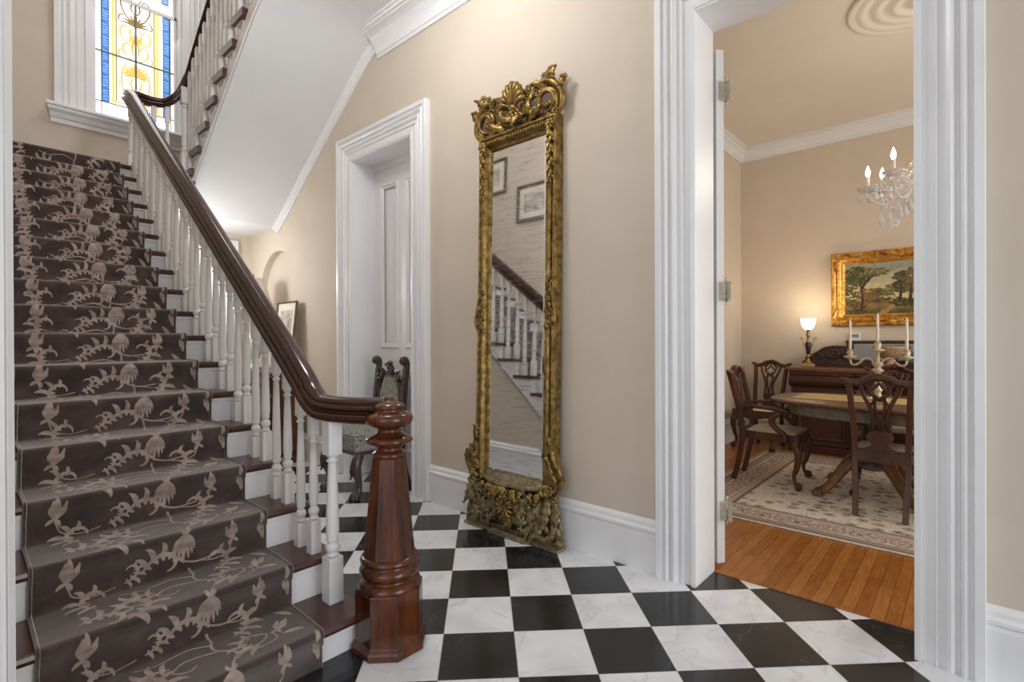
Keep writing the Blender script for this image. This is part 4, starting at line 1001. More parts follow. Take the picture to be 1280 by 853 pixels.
def make_chair(name, label, group, arm=False):
    """faces -Y; back posts at +Y; stands on z = 0"""
    t = thing(name, label, 'chair', group=group)
    wf_, wb, dp, sh_ = (.275,.185,.23,.43) if arm else (.235,.155,.215,.43)
    W = MT['dwood']; fy, by = -dp, dp
    for s in (-1,1):
        B = MB(); cabriole(B, s*(wf_-.03), fy+.03, sh_-.02, (s*.6,-1)); B.build('leg', W, t)
        B = MB(); P = spline([(s*(wb-.012),by+.075,0.0),(s*(wb-.008),by+.035,.16),(s*wb,by+.004,.34),(s*wb,by,.46),(s*(wb+.006),by+.03,.66),(s*(wb+.016),by+.075,.85),(s*(wb+.026),by+.098,.95)], 6)
        B.sweep(P, [(-.017,-.021),(.017,-.021),(.019,0),(.017,.021),(-.017,.021),(-.019,0)], up=(0,1,0)); B.build('leg', W, t, bevel=.003)
    B = MB()      # seat rails, shaped apron in front
    ap_ = [(-wf_+.02,.385),(-wf_+.02,.452),(wf_-.02,.452),(wf_-.02,.385),(wf_-.09,.375),(.10,.365),(.04,.350),(0,.345),(-.04,.350),(-.10,.365),(-wf_+.09,.375)]
    B.prism(ap_, (0,fy,0), (1,0,0), (0,0,1), (0,1,0), .03)
    B.prism([(-wb,.38),(-wb,.47),(wb,.47),(wb,.38)], (0,by-.02,0), (1,0,0), (0,0,1), (0,1,0), .035)
    for s in (-1,1):
        B.prism([(s*(wf_-.002),fy),(s*(wb+.012),by),(s*(wb-.018),by),(s*(wf_-.032),fy)], (0,0,.385), (1,0,0), (0,1,0), (0,0,1), .067)
    B.build('seat_frame', W, t, bevel=.004)
    B = MB(); n = 9; V = []; F = []
    for i in range(n):
        for j in range(n):
            a, b = i/(n-1), j/(n-1); hw = (wf_-.022)*(1-b)+(wb-.012)*b
            V.append((hw*(2*a-1), fy+.02+(by-.02-fy-.02)*b, .446+.034*(max(0,(1-(2*a-1)**4)*(1-(2*b-1)**4)))**.6))
    for i in range(n-1):
        for j in range(n-1): F.append((i*n+j, (i+1)*n+j, (i+1)*n+j+1, i*n+j+1))
    B.add(V, F, 0, True); tag(B.build('seat', MT['uphol'], t), 'pale striped upholstered seat')
    yb = lambda z: by+ (0 if z < .46 else .03*(z-.46)/.2 if z < .66 else .03+.045*(z-.66)/.19 if z < .85 else .075+.23*(z-.85))
    B = MB()      # crest rail: serpentine with scrolled ears and carved middle
    cp = [(-wb-.068,.972),(-wb-.045,.966),(-wb-.01,.948),(-.105,.958),(-.055,.982),(0,.992),(.055,.982),(.105,.958),(wb+.01,.948),(wb+.045,.966),(wb+.068,.972)]
    P = spline([(x, yb(z)+.004-.03*(abs(x)/.25)**2*0, z) for x, z in cp], 5)
    B.tube(P, lerp_list([.010,.020,.024,.024,.026,.030,.026,.024,.024,.020,.010], len(P)), 9, up=(0,1,0), flat=1.)
    for s in (-1,1):
        B.ball((s*(wb+.068), yb(.97), .974), .015, 8, 6)
        B.tube(spline([(s*.02,yb(.99)-.02,1.0),(s*.06,yb(.985)-.022,.995),(s*.11,yb(.96)-.02,.965),(s*.14,yb(.95)-.018,.95)], 4), lerp_list([.012,.014,.010,.005],13), 6)
    B.ball((0,yb(.99)-.012,.992), .026, 9, 6, 0, (1.3,.7,.8)); B.build('crest_rail', W, t)
    B = MB()      # pierced splat: interlaced straps above a vase
    def strap(pts, w=.011):
        P = spline([(x, yb(z)-.002, z) for x, z in pts], 6); B.sweep(P, [(-.007,-w),(.007,-w),(.007,w),(-.007,w)], up=(0,1,0)) if False else B.tube(P, w, 6, up=(0,1,0), flat=.75)
    for s in (-1,1):
        strap([(s*.115,.955),(s*.098,.88),(s*.062,.79),(s*.040,.72),(s*.042,.66),(s*.050,.60)], .014)
        strap([(s*.03,.965),(s*.062,.925),(s*.05,.875),(s*.012,.85),(s*.0,.82)], .011)
        strap([(s*.075,.94),(s*.05,.90),(s*.02,.925),(0,.955)], .009)
        strap([(s*.012,.845),(s*.030,.80),(s*.020,.73),(s*.010,.66),(s*.012,.60)], .010)
        strap([(s*.062,.79),(s*.035,.82),(s*.030,.87)], .009)
    vase = [(-.055,.605),(-.078,.585),(-.080,.560),(-.060,.535),(-.045,.515),(-.058,.500),(-.095,.485),(-.095,.465),(.095,.465),(.095,.485),(.058,.500),(.045,.515),(.060,.535),(.080,.560),(.078,.585),(.055,.605),(.02,.622),(0,.612),(-.02,.622)]
    B.prism(vase, (0,by-.004,0), (1,0,0), (0,.10,1), (0,1,0), .02)
    B.build('splat', W, t, bevel=.002)
    if arm:
        for s in (-1,1):
            B = MB()
            P = spline([(s*(wb+.005),by+.03,.665),(s*(wb+.045),by-.10,.672),(s*(wf_+.025),by-.24,.675),(s*(wf_+.03),by-.34,.668),(s*(wf_+.02),by-.385,.648),(s*(wf_+.005),by-.37,.625)], 6)
            B.tube(P, lerp_list([.016,.019,.022,.025,.024,.018], len(P)), 9, flat=.85); B.ball((s*(wf_+.01),by-.365,.632), .024, 9, 6); B.build('arm', W, t)
            B = MB()
            P = spline([(s*(wf_+.02),by-.34,.655),(s*(wf_+.022),by-.285,.61),(s*(wf_+.02),by-.255,.56),(s*(wf_+.012),by-.30,.50),(s*(wf_+.004),by-.355,.45),(s*(wf_-.002),by-.355,.395)], 6)
            B.tube(P, lerp_list([.019,.024,.024,.021,.024,.024], len(P)), 9); B.build('arm_support', W, t)
    return t
CG = 'mahogany dining chairs'
c = make_chair('dining_armchair', 'mahogany armchair with pierced back and striped seat at the near end of the dining table', CG, True); c.location = (4.99,1.31,RT); c.rotation_euler = (0,0,math.radians(4))
c0 = make_chair('dining_chair', 'pierced splat mahogany dining chair with its back to the doorway, nearest the oak threshold', CG); c0.location = (4.655,.475,RT); c0.rotation_euler = (0,0,PI/2)
c = copy_tree(c0); c.location = (5.66,.54,RT); c.rotation_euler = (0,0,-PI/2); c['label'] = 'mahogany dining chair on the sideboard side of the table, mostly hidden behind it'
c = copy_tree(c0); c.location = (6.42,1.845,0); c.rotation_euler = (0,0,math.radians(-97)); c['label'] = 'mahogany dining chair against the wall between the room corner and sideboard'

# ---- table
tb = thing('dining_table', 'long oval-ended dining table with carved edge and green painted apron on scrolled pedestal legs', 'table', (5.02,0,RT))
hw_, hl = .58, 1.32
def oval(a, b, n=60, p=2.7):
    return [(a*math.copysign(abs(math.cos(t))**(2/p),math.cos(t)), b*math.copysign(abs(math.sin(t))**(2/p),math.sin(t))) for t in [2*PI*i/n for i in range(n)]]
B = MB(); prs = [(.985,.728),(1.0,.734),(1.003,.745),(.998,.756),(.99,.760),(.975,.762)]; n = 72; V = []; F = []
for k_, z in prs: V += [(x*1.,y,z) for x, y in oval(hw_-(1-k_)*hw_*1.2, hl-(1-k_)*hw_*1.2, n)]
for i in range(len(prs)-1):
    for j in range(n): F.append((i*n+j, i*n+(j+1)%n, (i+1)*n+(j+1)%n, (i+1)*n+j))
F += [tuple(range(n))[::-1], tuple(range((len(prs)-1)*n, len(prs)*n))]
B.add(V, F); B.build('tabletop', MT['dwoodh'], tb)
B = MB()
ov = oval(hw_-.002, hl-.002, 240)
B.tube([(x,y,.738) for x, y in ov], [.0085+.006*(i%2) for i in range(len(ov))], 7, closed=True)
tag(B.build('gadroon_edge', MT['dwood'], tb), 'carved gadroon edge')
B = MB(); oo, oi = oval(hw_-.10, hl-.14, 60), oval(hw_-.125, hl-.165, 60)
B.prism(oo, (0,0,.635), (1,0,0), (0,1,0), (0,0,1), .093, holes=[oi]); tag(B.build('apron', MT['greenpaint'], tb), 'worn green painted apron')
for cy in (.60, -.60):
    B = MB(); B.lathe([(.055,.20),(.10,.22),(.10,.25),(.075,.27),(.060,.31),(.070,.36),(.085,.40),(.075,.46),(.055,.50),(.050,.56),(.075,.59),(.09,.62),(.09,.65)], (0,cy,0), 20)
    B.build('pedestal', MT['greenpaint'], tb)
    for ax, ay in ((-.72,.70),(-.72,-.70),(.72,.70),(.72,-.70)):
        B = MB(); P = spline([(ax*r_, cy+ay*r_, z) for r_, z in ((.04,.62),(.10,.56),(.12,.48),(.08,.40),(.09,.33),(.18,.27),(.26,.19),(.34,.10),(.40,.055),(.44,.040))], 5)
        B.tube(P, lerp_list([.026,.040,.046,.042,.046,.050,.042,.034,.034,.030], len(P)), 10)
        tx, ty = ax*.43, cy+ay*.43; an = math.atan2(ay,ax)
        for q in range(4):
            a = an+(-.75,-.25,.25,.75)[q]; B.tube(spline([(tx-.02*math.cos(an),ty-.02*math.sin(an),.058),(tx+.025*math.cos(a),ty+.025*math.sin(a),.05),(tx+.05*math.cos(a),ty+.05*math.sin(a),.028),(tx+.058*math.cos(a),ty+.058*math.sin(a),.008)], 3), lerp_list([.014,.016,.014,.007],10), 7)
        acP = [(ax*.10-ay*.03, cy+ay*.10+ax*.03, .50),(ax*.13,cy+ay*.13,.43)]
        B.ball((ax*.115,cy+ay*.115,.555), .048, 9, 7); B.build('leg', MT['legoak'], tb)
m = mat('straw_runner', srgb(196,172,112), .9); v = coords(m, (60,60,60)); f = noise(m, v, 4., 3.); L(m, ramp(m, f, [(.35,srgb(176,152,94)),(.65,srgb(214,192,136))]), bsdf(m).inputs['Base Color']); bump(m, f, .3, .001)
B = MB(); B.box(4.80,-1.1,.764+RT,5.27,1.13,.768+RT); tag(B.build('table_runner', m, bevel=.001), 'straw coloured woven runner along the dining table top', 'table runner')
# ---- candelabrum
cz = .769+RT
cd = thing('candelabrum', 'ivory three-armed candelabrum on the dining table runner', 'candelabrum', (5.0,.555,cz))
B = MB(); B.lathe([(.075,0),(.078,.006),(.070,.014),(.045,.022),(.026,.040),(.020,.060),(.030,.075),(.034,.085),(.022,.098),(.016,.120),(.026,.142),(.042,.160),(.036,.175),(.020,.188),(.014,.205),(.022,.222),(.044,.236),(.030,.250),(.018,.262),(.034,.280),(.040,.292),(.022,.304),(.013,.325),(.013,.375),(.020,.385),(.045,.395),(.052,.402),(.026,.412),(.018,.420),(.028,.440),(.022,.448),(.022,.462),(.028,.466)], (0,0,0), 20)
B.build('stem', MT['ivory'], cd)
for s in (-1,1):
    B = MB(); P = spline([(0,s*.012,.275),(0,s*.045,.325),(0,s*.085,.335),(0,s*.120,.300),(0,s*.150,.280),(0,s*.178,.290),(0,s*.185,.325)], 6)
    B.tube(P, lerp_list([.009,.008,.008,.009,.008,.008,.009], len(P)), 8); B.lathe([(.008,.318),(.018,.328),(.044,.340),(.050,.348),(.026,.356),(.016,.364),(.028,.380),(.020,.388),(.020,.402),(.026,.406)], (0,s*.185,0), 18)
    B.ball((0,s*.105,.318), .012, 8, 6); B.build('arm', MT['ivory'], cd)
for y_, z0, z1, lb in ((0,.466,.695,'centre'),(.185,.406,.655,'left'),(-.185,.406,.655,'right')):
    B = MB(); B.lathe([(.0105,z0-.012),(.0105,z0+.03),(.0085,z1-.02),(.004,z1-.004),(.001,z1)], (0,0,0), 12); B.lathe([(.0012,z1-.004),(.001,z1+.008)], (0,0,0), 6)
    o = B.build('candle', MT['candle']); o.location = (5.0,.555+y_,cz)
    tag(o, {'centre':'tall white taper candle in the raised middle socket of the candelabrum','left':'white taper candle on the candelabrum arm nearer the lamp','right':'white taper candle on the candelabrum arm nearer the doorway casing'}[lb], 'candle', 'taper candles in the candelabrum')

# ---- sideboard
sb = thing('sideboard', 'massive carved mahogany sideboard with raised back under the landscape painting', 'sideboard', (6.45,1.55,0))
S = MT['sideboard']; SL = 2.1     # local: x back to the wall, y from 0 to -SL
B = MB()
B.box(.03,-.62,.08,.50,0-.02,.74); B.box(.06,-SL+.62,.08,.50,-.62,.60); B.box(.03,-SL+.02,.08,.50,-SL+.62,.74); B.box(.0,-.64,0,.50,0,.085); B.box(.03,-SL+.64,0,.50,-.64,.085); B.box(0,-SL,0,.50,-SL+.64,.085)
B.box(.04,-SL+.02,.60,.50,-.02,.92); B.build('carcase', S, sb, bevel=.006)
B = MB(); B.box(-.02,-SL-.02,.925,.50,.02,.955); B.box(-.005,-SL,.905,.50,.0,.927); B.build('top', MT['dwoodh'], sb, bevel=.006)
for y0, y1 in ((-.64,0),(-SL+.64,-.64),(-SL,-SL+.64)):    # cushion fronted drawers
    B = MB(); pr_ = [(.05,.735),(.005,.742),(-.02,.765),(-.028,.80),(-.02,.84),(.0,.865),(-.012,.872),(-.012,.90),(.05,.905)]
    B.prism([(a,b) for a, b in pr_], (0,y0+.008,0), (1,0,0), (0,0,1), (0,1,0), y1-y0-.016); B.build('drawer', S, sb, bevel=.003)
for y0, y1 in ((-.60,-.04),(-SL+.04,-SL+.60)):
    B = MB(); B.box(.012,y0,.10,.032,y1,.72); panel_mould(B, (.012,0,0), (0,1,0), (0,0,1), (-1,0,0), y0+.05, .15, y1-.05, .67, .04, .014); B.build('door', S, sb, bevel=.003)
for y0 in (-1.0,-SL+.66):
    B = MB(); B.box(.045,y0,.10,.062,y0+.34,.58); panel_mould(B, (.045,0,0), (0,1,0), (0,0,1), (-1,0,0), y0+.03, .14, y0+.31, .54, .035, .012); B.build('door', S, sb)
for y0 in (-.66,-SL+.66):
    B = MB(); P = spline([(.03,y0,.10),(.0,y0,.16),(-.015,y0,.30),(.015,y0,.45),(.0,y0,.58),(-.02,y0,.66),(-.005,y0,.73)], 5)
    B.tube(P, lerp_list([.035,.045,.036,.028,.036,.045,.030], len(P)), 10)
    MW = Matrix(((0,0,-1,-.01),(-1,0,0,y0),(0,1,0,0),(0,0,0,1)))
    C2 = MB(MW); acanthus(C2, (0,.60), PI/2, .12, .05, .3, .03, .01); cscroll(C2, (0,.66), .045, .013, 1.4, 0, 1, .02, .02); acanthus(C2, (0,.20), -PI/2, .11, .04, .3, .03, .0)
    b_ = len(B.v); B.v += C2.v; B.f += [[b_+i for i in f] for f in C2.f]; B.m += C2.m; B.sm += C2.sm
    B.build('carved_column', S, sb)
# gallery: carved scrolls each side of a raised mirror back
B = MB(); B.box(.38,-SL+.06,.955,.49,-.06,1.015); B.build('gallery_base', S, sb, bevel=.004)
MW = Matrix(((0,0,-1,.43),(-1,0,0,0),(0,1,0,0),(0,0,0,1)))
def gallery(u0, sg):
    B = MB(MW)
    out = [(0,1.015),(.0,1.05),(.03,1.085),(.06,1.07),(.10,1.09),(.16,1.145),(.24,1.185),(.34,1.19),(.43,1.185),(.43,1.015)]
    B.prism([(u0+sg*a, b) for a, b in out], (0,0,-.03), (1,0,0), (0,1,0), (0,0,1), .03)
    cscroll(B, (u0+sg*.30,1.105), .075, .013, 1.7, PI/2, sg, .01, .01); cscroll(B, (u0+sg*.15,1.07), .045, .010, 1.4, PI, -sg, .01, .01)
    cscroll(B, (u0+sg*.04,1.05), .030, .010, 1.2, 0, sg, .01, .01); sscroll(B, [(u0+sg*.05,1.08,.01),(u0+sg*.12,1.11,.012),(u0+sg*.20,1.165,.012),(u0+sg*.32,1.185,.012),(u0+sg*.42,1.175,.01)], .011)
    acanthus(B, (u0+sg*.20,1.05), .5 if sg > 0 else PI-.5, .12, .03, sg*.8, .015, .0); acanthus(B, (u0+sg*.38,1.04), PI/2, .10, .028, -sg*.5, .015, .0); rosette(B, (u0+sg*.30,1.105), .022, .015)
    B.build('carved_scroll', MT['darkoak'], sb)
gallery(.08, 1); gallery(SL-.08, -1)
B = MB(); B.box(.40,-SL+.52,1.015,.49,-.52,1.235); B.box(.385,-SL+.49,1.225,.49,-.49,1.25); B.box(.39,-.56,1.015,.49,-.50,1.235); B.box(.39,-SL+.50,1.015,.49,-SL+.56,1.235); B.build('back_frame', S, sb, bevel=.004)
B = MB(); B.box(.394,-SL+.57,1.035,.399,-.57,1.215); B.build('back_mirror', mat('dim_mirror', (.28,.30,.29), .12, .9), sb)
# carved crest of the far chair shows against it; things standing on the sideboard
TOP = .955
lp = thing('table_lamp', 'lit urn lamp with white glass shade standing on the sideboard end', 'lamp', (6.62,1.385,TOP))
B = MB(); B.box(-.045,-.06,0,.045,.06,.032); B.box(-.030,-.042,.032,.030,.042,.044); B.build('base', mat('onyx_base', srgb(176,144,96), .35), lp, bevel=.006)
B = MB(); B.lathe([(.030,.044),(.034,.052),(.018,.066),(.012,.09),(.020,.11),(.028,.125),(.020,.135),(.012,.15),(.012,.27),(.026,.275),(.020,.285),(.010,.30),(.012,.33),(.020,.345),(.022,.385),(.014,.395),(.024,.415),(.030,.42)], (0,0,0), 16); B.build('stem', MT['brass'], lp)
B = MB(); B.lathe([(.016,.132),(.020,.15),(.030,.22),(.033,.262),(.026,.278)], (0,0,0), 18); B.build('urn', MT['black'], lp)
for s in (-1,1):
    B = MB(); B.tube(spline([(0,s*.030,.235),(0,s*.048,.245),(0,s*.052,.285),(0,s*.062,.325),(0,s*.080,.328),(0,s*.078,.305)], 5), lerp_list([.006,.006,.005,.006,.006,.004],26), 7); B.build('handle', MT['brass'], lp)
B = MB(); B.lathe([(.024,.42),(.040,.432),(.058,.455),(.068,.49),(.074,.525),(.077,.548),(.074,.548),(.070,.522),(.062,.485),(.036,.436)], (0,0,0), 28, caps=False); B.build('shade', MT['whiteglass'], lp)
point('lamp_light', (6.62,1.385,TOP+.56), 6, (1,.80,.55), .05)
bo = thing('footed_bowl', 'pale footed stone bowl on the sideboard behind the candelabrum', 'bowl', (6.60,.63,TOP))
B = MB(); B.lathe([(.085,0),(.095,.008),(.090,.02),(.050,.04),(.030,.06),(.040,.075),(.028,.085),(.036,.10),(.085,.125),(.125,.165),(.150,.215),(.158,.238),(.146,.236),(.12,.18),(.06,.135),(.001,.125)], (0,0,0), 32); B.build('bowl', noisy('speckled_stone', srgb(190,164,128), srgb(150,122,92), 60., .5), bo)
B = MB(); B.box(-.006,-.085,0,.006,.085,.115); B.box(-.009,-.075,.010,-.005,.075,.105)
o = B.build('teal_reflection', MT['teal'], bevel=.002); o.location = (6.79,.42,TOP+.061); tag(o, 'small teal panel standing in for a reflection in the sideboard back mirror', 'teal_reflection')  # teal reflection in the back mirror, made as an added panel
th = thing('thermostat', 'small white thermostat box on the tan wall under the painting', 'thermostat', (DX,.985,1.29))
B = MB(); B.box(-.028,-.052,-.05,0,.052,.05); B.build('body', mat('white_plastic', srgb(214,218,216), .4), th, bevel=.006)
B = MB(); B.box(-.0295,-.034,-.005,-.027,.034,.032); B.build('display', mat('lcd_grey', srgb(120,136,136), .2), th)

# ---- landscape painting
def paint_mat():
    m = mat('oil_landscape', (.4,.4,.3), .45); tc = N(m,'ShaderNodeTexCoord'); sx = N(m,'ShaderNodeSeparateXYZ'); L(m, tc.outputs['Object'], sx.inputs[0])
    z = sx.outputs[2]; x = sx.outputs[0]; nz = noise(m, tc.outputs['Object'], 9., 6., .65, .6); n2 = noise(m, tc.outputs['Object'], 26., 5., .7)
    zz = math_(m,'ADD', z, math_(m,'MULTIPLY', math_(m,'SUBTRACT', nz, .5), .22))
    sky = ramp(m, math_(m,'ADD', z, math_(m,'MULTIPLY', nz, .2)), [(.30, srgb(222,206,156)), (.55, srgb(196,190,160)), (.75, srgb(150,156,146))])
    gnd = ramp(m, zz, [(.08, srgb(58,62,40)), (.17, srgb(88,86,50)), (.23, srgb(150,120,66)), (.27, srgb(104,98,56)), (.34, srgb(92,80,52))])
    col = mixc(m, math_(m,'GREATER_THAN', zz, .30), gnd, sky)
    path_ = math_(m,'LESS_THAN', math_(m,'ABSOLUTE', math_(m,'SUBTRACT', math_(m,'ADD', x, math_(m,'MULTIPLY', nz, .18)), math_(m,'ADD', math_(m,'MULTIPLY', z, 1.1), -.22))), math_(m,'SUBTRACT', .085, math_(m,'MULTIPLY', z, .25)))
    col = mixc(m, math_(m,'MULTIPLY', math_(m,'MULTIPLY', path_, math_(m,'LESS_THAN', zz, .27)), .75), col, srgb(186,150,84))
    L(m, mixc(m, .35, col, ramp(m, n2, [(.3, srgb(50,50,32)), (.7, srgb(226,206,150))]), 'OVERLAY'), bsdf(m).inputs['Base Color']); bump(m, n2, .2, .001); return m
PW, PH, FW = 1.30, .84, .135
pt = thing('landscape_painting', 'gold-framed oil painting of trees and a woodland path on the dining room wall', 'painting', (DX-.003,1.215-PW/2,1.415), -PI/2)
B = MB(); pr_ = [(0,0),(0,-.045),(.012,-.060),(.03,-.052),(.045,-.040),(.062,-.050),(.085,-.038),(.10,-.026),(.112,-.030),(.122,-.022),(FW,-.016),(FW,0)]; k = len(pr_)
cor = [(-PW/2,0,1,1),(PW/2,0,-1,1),(PW/2,PH,-1,-1),(-PW/2,PH,1,-1)]
B.add([(c[0]+c[2]*a, b, c[1]+c[3]*a) for c in cor for a, b in pr_], [(i*k+j,i*k+(j+1)%k,((i+1)%4)*k+(j+1)%k,((i+1)%4)*k+j) for i in range(4) for j in range(k)])
fr = B.build('frame', MT['giltframe'], pt)
MW = Matrix(((1,0,0,0),(0,0,-1,0),(0,1,0,0),(0,0,0,1)))
for su, u in ((-1,-PW/2),(1,PW/2)):
    for sv, v_ in ((-1,0),(1,PH)):
        B = MB(MW); cu, cv = u-su*.045, v_-sv*.045
        acanthus(B, (cu,cv), math.atan2(0,-su), .16, .035, su*sv*.4, .01, .045); acanthus(B, (cu,cv), -sv*PI/2, .16, .035, -su*sv*.4, .01, .045); rosette(B, (cu,cv), .04, .045); cscroll(B, (cu-su*.03,cv-sv*.03), .035, .010, 1.3, 0, 1, .04, .01); B.build('corner_ornament', MT['giltframe'], fr)
for sv, v_ in ((-1,.045),(1,PH-.045)):
    B = MB(MW)
    for s in (-1,1): acanthus(B, (s*.02,v_), 0 if s > 0 else PI, .15, .03, s*sv*.5, .01, .045); cscroll(B, (s*.20,v_), .026, .008, 1.3, 0, s, .045, .01)
    rosette(B, (0,v_), .036, .045); B.build('centre_ornament', MT['giltframe'], fr)
B = MB(); B.box(-PW/2+FW-.01,-.014,FW-.01,PW/2-FW+.01,-.006,PH-FW+.01); B.build('canvas', paint_mat(), pt)
# painted trees: dabs of foliage laid on the canvas
def dabs(name, c, rx, rz, n, cols, trunk=None):
    B = MB(); r_ = random.Random(hash(name)%97)
    r_ = random.Random(len(name)*13+n)
    if trunk:
        P = spline([(a,-.0165,b) for a, b in trunk], 5); B.tube(P, lerp_list([.016,.011,.005], len(P)), 6, mat=2, flat=.2, up=(0,1,0))
    for i in range(n):
        a = r_.random()*2*PI; q = math.sqrt(r_.random()); x = c[0]+rx*q*math.cos(a); z = c[1]+rz*q*math.sin(a)
        z = min(z, PH-FW-.01); x = min(max(x, -PW/2+FW+.012), PW/2-FW-.012); s = .007+.011*r_.random()
        B.ball((x,-.0150-.001*r_.random(),z), s, 6, 4, 0 if r_.random() < .6 else 1, (1.2,.10,.75))
    return B.build(name, cols, pt)
dg, mg, rs_, tr_ = mat('paint_dark_green', srgb(62,64,36), .5), mat('paint_olive', srgb(104,98,54), .5), mat('paint_russet', srgb(132,88,52), .5), mat('paint_trunk', srgb(58,44,30), .5)
gg = mat('paint_light_green', srgb(134,130,78), .5)
dabs('painted_tree', (-.40,.57), .13, .11, 240, [dg, mg, tr_], [(-.36,.17),(-.35,.34),(-.38,.54)])
dabs('painted_tree', (-.25,.60), .14, .05, 110, [mg, gg, tr_], [(-.36,.42),(-.30,.52),(-.22,.58)])
dabs('painted_tree', (-.46,.40), .06, .20, 130, [dg, mg, tr_])
dabs('painted_tree', (.00,.48), .075, .12, 170, [dg, mg, tr_], [(-.01,.27),(.0,.38),(.0,.50)])
dabs('painted_tree', (.085,.49), .06, .14, 130, [rs_, mg, tr_], [(.08,.26),(.085,.38),(.085,.46)])
dabs('painted_tree', (.30,.48), .14, .16, 150, [mg, gg, tr_], [(.30,.24),(.30,.34),(.30,.46)])
dabs('painted_bushes', (-.31,.36), .10, .07, 120, [rs_, mg, tr_]); dabs('painted_bushes', (-.20,.37), .06, .05, 70, [mg, dg, tr_]); dabs('painted_bushes', (-.11,.38), .05, .07, 70, [mg, gg, tr_]); dabs('painted_bushes', (-.22,.30), .12, .025, 60, [rs_, dg, tr_])
dabs('painted_bushes', (-.40,.24), .09, .05, 80, [rs_, dg, tr_]); dabs('painted_bushes', (.10,.25), .20, .035, 130, [dg, mg, tr_]); dabs('painted_bushes', (-.40,.17), .10, .025, 50, [dg, mg, tr_])
# ---- crystal chandelier
CX, CY, CZ = 4.70, .22, 2.33
ch = thing('chandelier', 'crystal chandelier with lit candle bulbs hanging from the dining room ceiling rose', 'chandelier', (CX,CY,CZ))
B = MB(); B.lathe([(.004,-.24),(.022,-.22),(.012,-.19),(.030,-.16),(.055,-.12),(.050,-.09),(.028,-.07),(.060,-.045),(.085,-.03),(.070,-.01),(.030,.02),(.024,.07),(.045,.11),(.055,.15),(.030,.19),(.018,.24),(.034,.29),(.040,.32),(.020,.36),(.012,.42),(.006,.46)], (0,0,0), 16); B.build('column', MT['crystal'], ch)
B = MB()
for i in range(28): B.tube([(.011*math.cos(2*PI*q/8)*(1 if i%2 else 0), .011*math.cos(2*PI*q/8)*(0 if i%2 else 1), .475+i*.032+.020*math.sin(2*PI*q/8)) for q in range(8)], .0035, 5, closed=True)
B.lathe([(.06,1.38),(.055,1.365),(.02,1.345),(.006,1.33)], (0,0,0), 16); B.build('chain', MT['brass'], ch)
drop = MB(); drop.lathe([(.001,0),(.004,-.006),(.003,-.012),(.006,-.018),(.011,-.034),(.013,-.045),(.009,-.056),(.001,-.062)], (0,0,0), 8, smooth=False)
for k_ in range(3): drop.ball((0,0,.008+k_*.013), .0055, 6, 4)
first = None
def add_drop(par, loc, s=1.):
    global first
    if first is None: first = drop.build('crystal_drop', MT['crystal'], par); o = first
    else: o = first.copy(); COL.objects.link(o); o.parent = par
    o.location = loc; o.scale = (s,s,s); return o
for i in range(8):
    a = 2*PI*(i+.3)/8; ca, sa = math.cos(a), math.sin(a); hi = i % 2
    R_, zz = (.34, .02) if hi else (.36, -.02)
    B = MB(); P = spline([(ca*r_, sa*r_, z) for r_, z in ((.03,.02),(.10,.075),(.16,.04),(.20,-.05),(.27,-.075),(R_-.01,-.02),(R_,zz+.06))], 6); B.tube(P, .0095, 7)
    ar = B.build('arm', MT['crystal'], ch)
    B = MB(); B.lathe([(.010,zz+.045),(.036,zz+.054),(.060,zz+.066),(.070,zz+.084),(.064,zz+.084),(.03,zz+.066),(.014,zz+.070),(.014,zz+.085)], (ca*R_,sa*R_,0), 12, smooth=False); B.build('drip_pan', MT['crystal'], ar)
    B = MB(); B.lathe([(.0115,zz+.07),(.0115,zz+.165)], (ca*R_,sa*R_,0), 12); B.build('candle_sleeve', MT['candle'], ar)
    B = MB(); B.lathe([(.007,zz+.163),(.013,zz+.178),(.0165,zz+.195),(.013,zz+.215),(.006,zz+.236),(.001,zz+.250)], (ca*R_,sa*R_,0), 12); B.build('bulb', MT['bulb'], ar)
    for q in range(6): b_ = 2*PI*q/6; add_drop(ar, (ca*R_+.062*math.cos(b_), sa*R_+.062*math.sin(b_), zz+.048), 1.0)
    for r_, z in ((.13,.02),(.18,-.045),(.23,-.09),(.28,-.105)): add_drop(ar, (ca*r_,sa*r_,z-.022), 1.55)
    B = MB(); a2 = a+2*PI/8                         # bead swags from pan to pan
    for q in range(15):
        t = q/14; aa = a+(a2-a)*t; B.ball((math.cos(aa)*(R_-.03), math.sin(aa)*(R_-.03), zz+.06-.10*math.sin(PI*t)), .0105, 6, 5)
    for q in range(12):
        t = q/11; r_ = .05+(R_-.07)*t; B.ball((ca*r_, sa*r_, .30*(1-t)**1.6+(zz+.07)*t-.05*math.sin(PI*t)), .0105, 6, 5)
    B.tube([(math.cos(a+(a2-a)*t/14)*(R_-.03), math.sin(a+(a2-a)*t/14)*(R_-.03), zz+.06-.10*math.sin(PI*t/14)) for t in range(15)], .002, 4)
    B.tube([(ca*(.05+(R_-.07)*t/11), sa*(.05+(R_-.07)*t/11), .30*(1-t/11)**1.6+(zz+.07)*t/11-.05*math.sin(PI*t/11)) for t in range(12)], .002, 4)
    B.build('bead_swag', MT['crystal'], ch)
for i in range(12):
    b_ = 2*PI*i/12; add_drop(ch, (.085*math.cos(b_), .085*math.sin(b_), -.06), 1.3)
for i in range(6):
    b_ = 2*PI*i/6; add_drop(ch, (.045*math.cos(b_), .045*math.sin(b_), -.15), 1.5)
add_drop(ch, (0,0,-.26), 1.9)

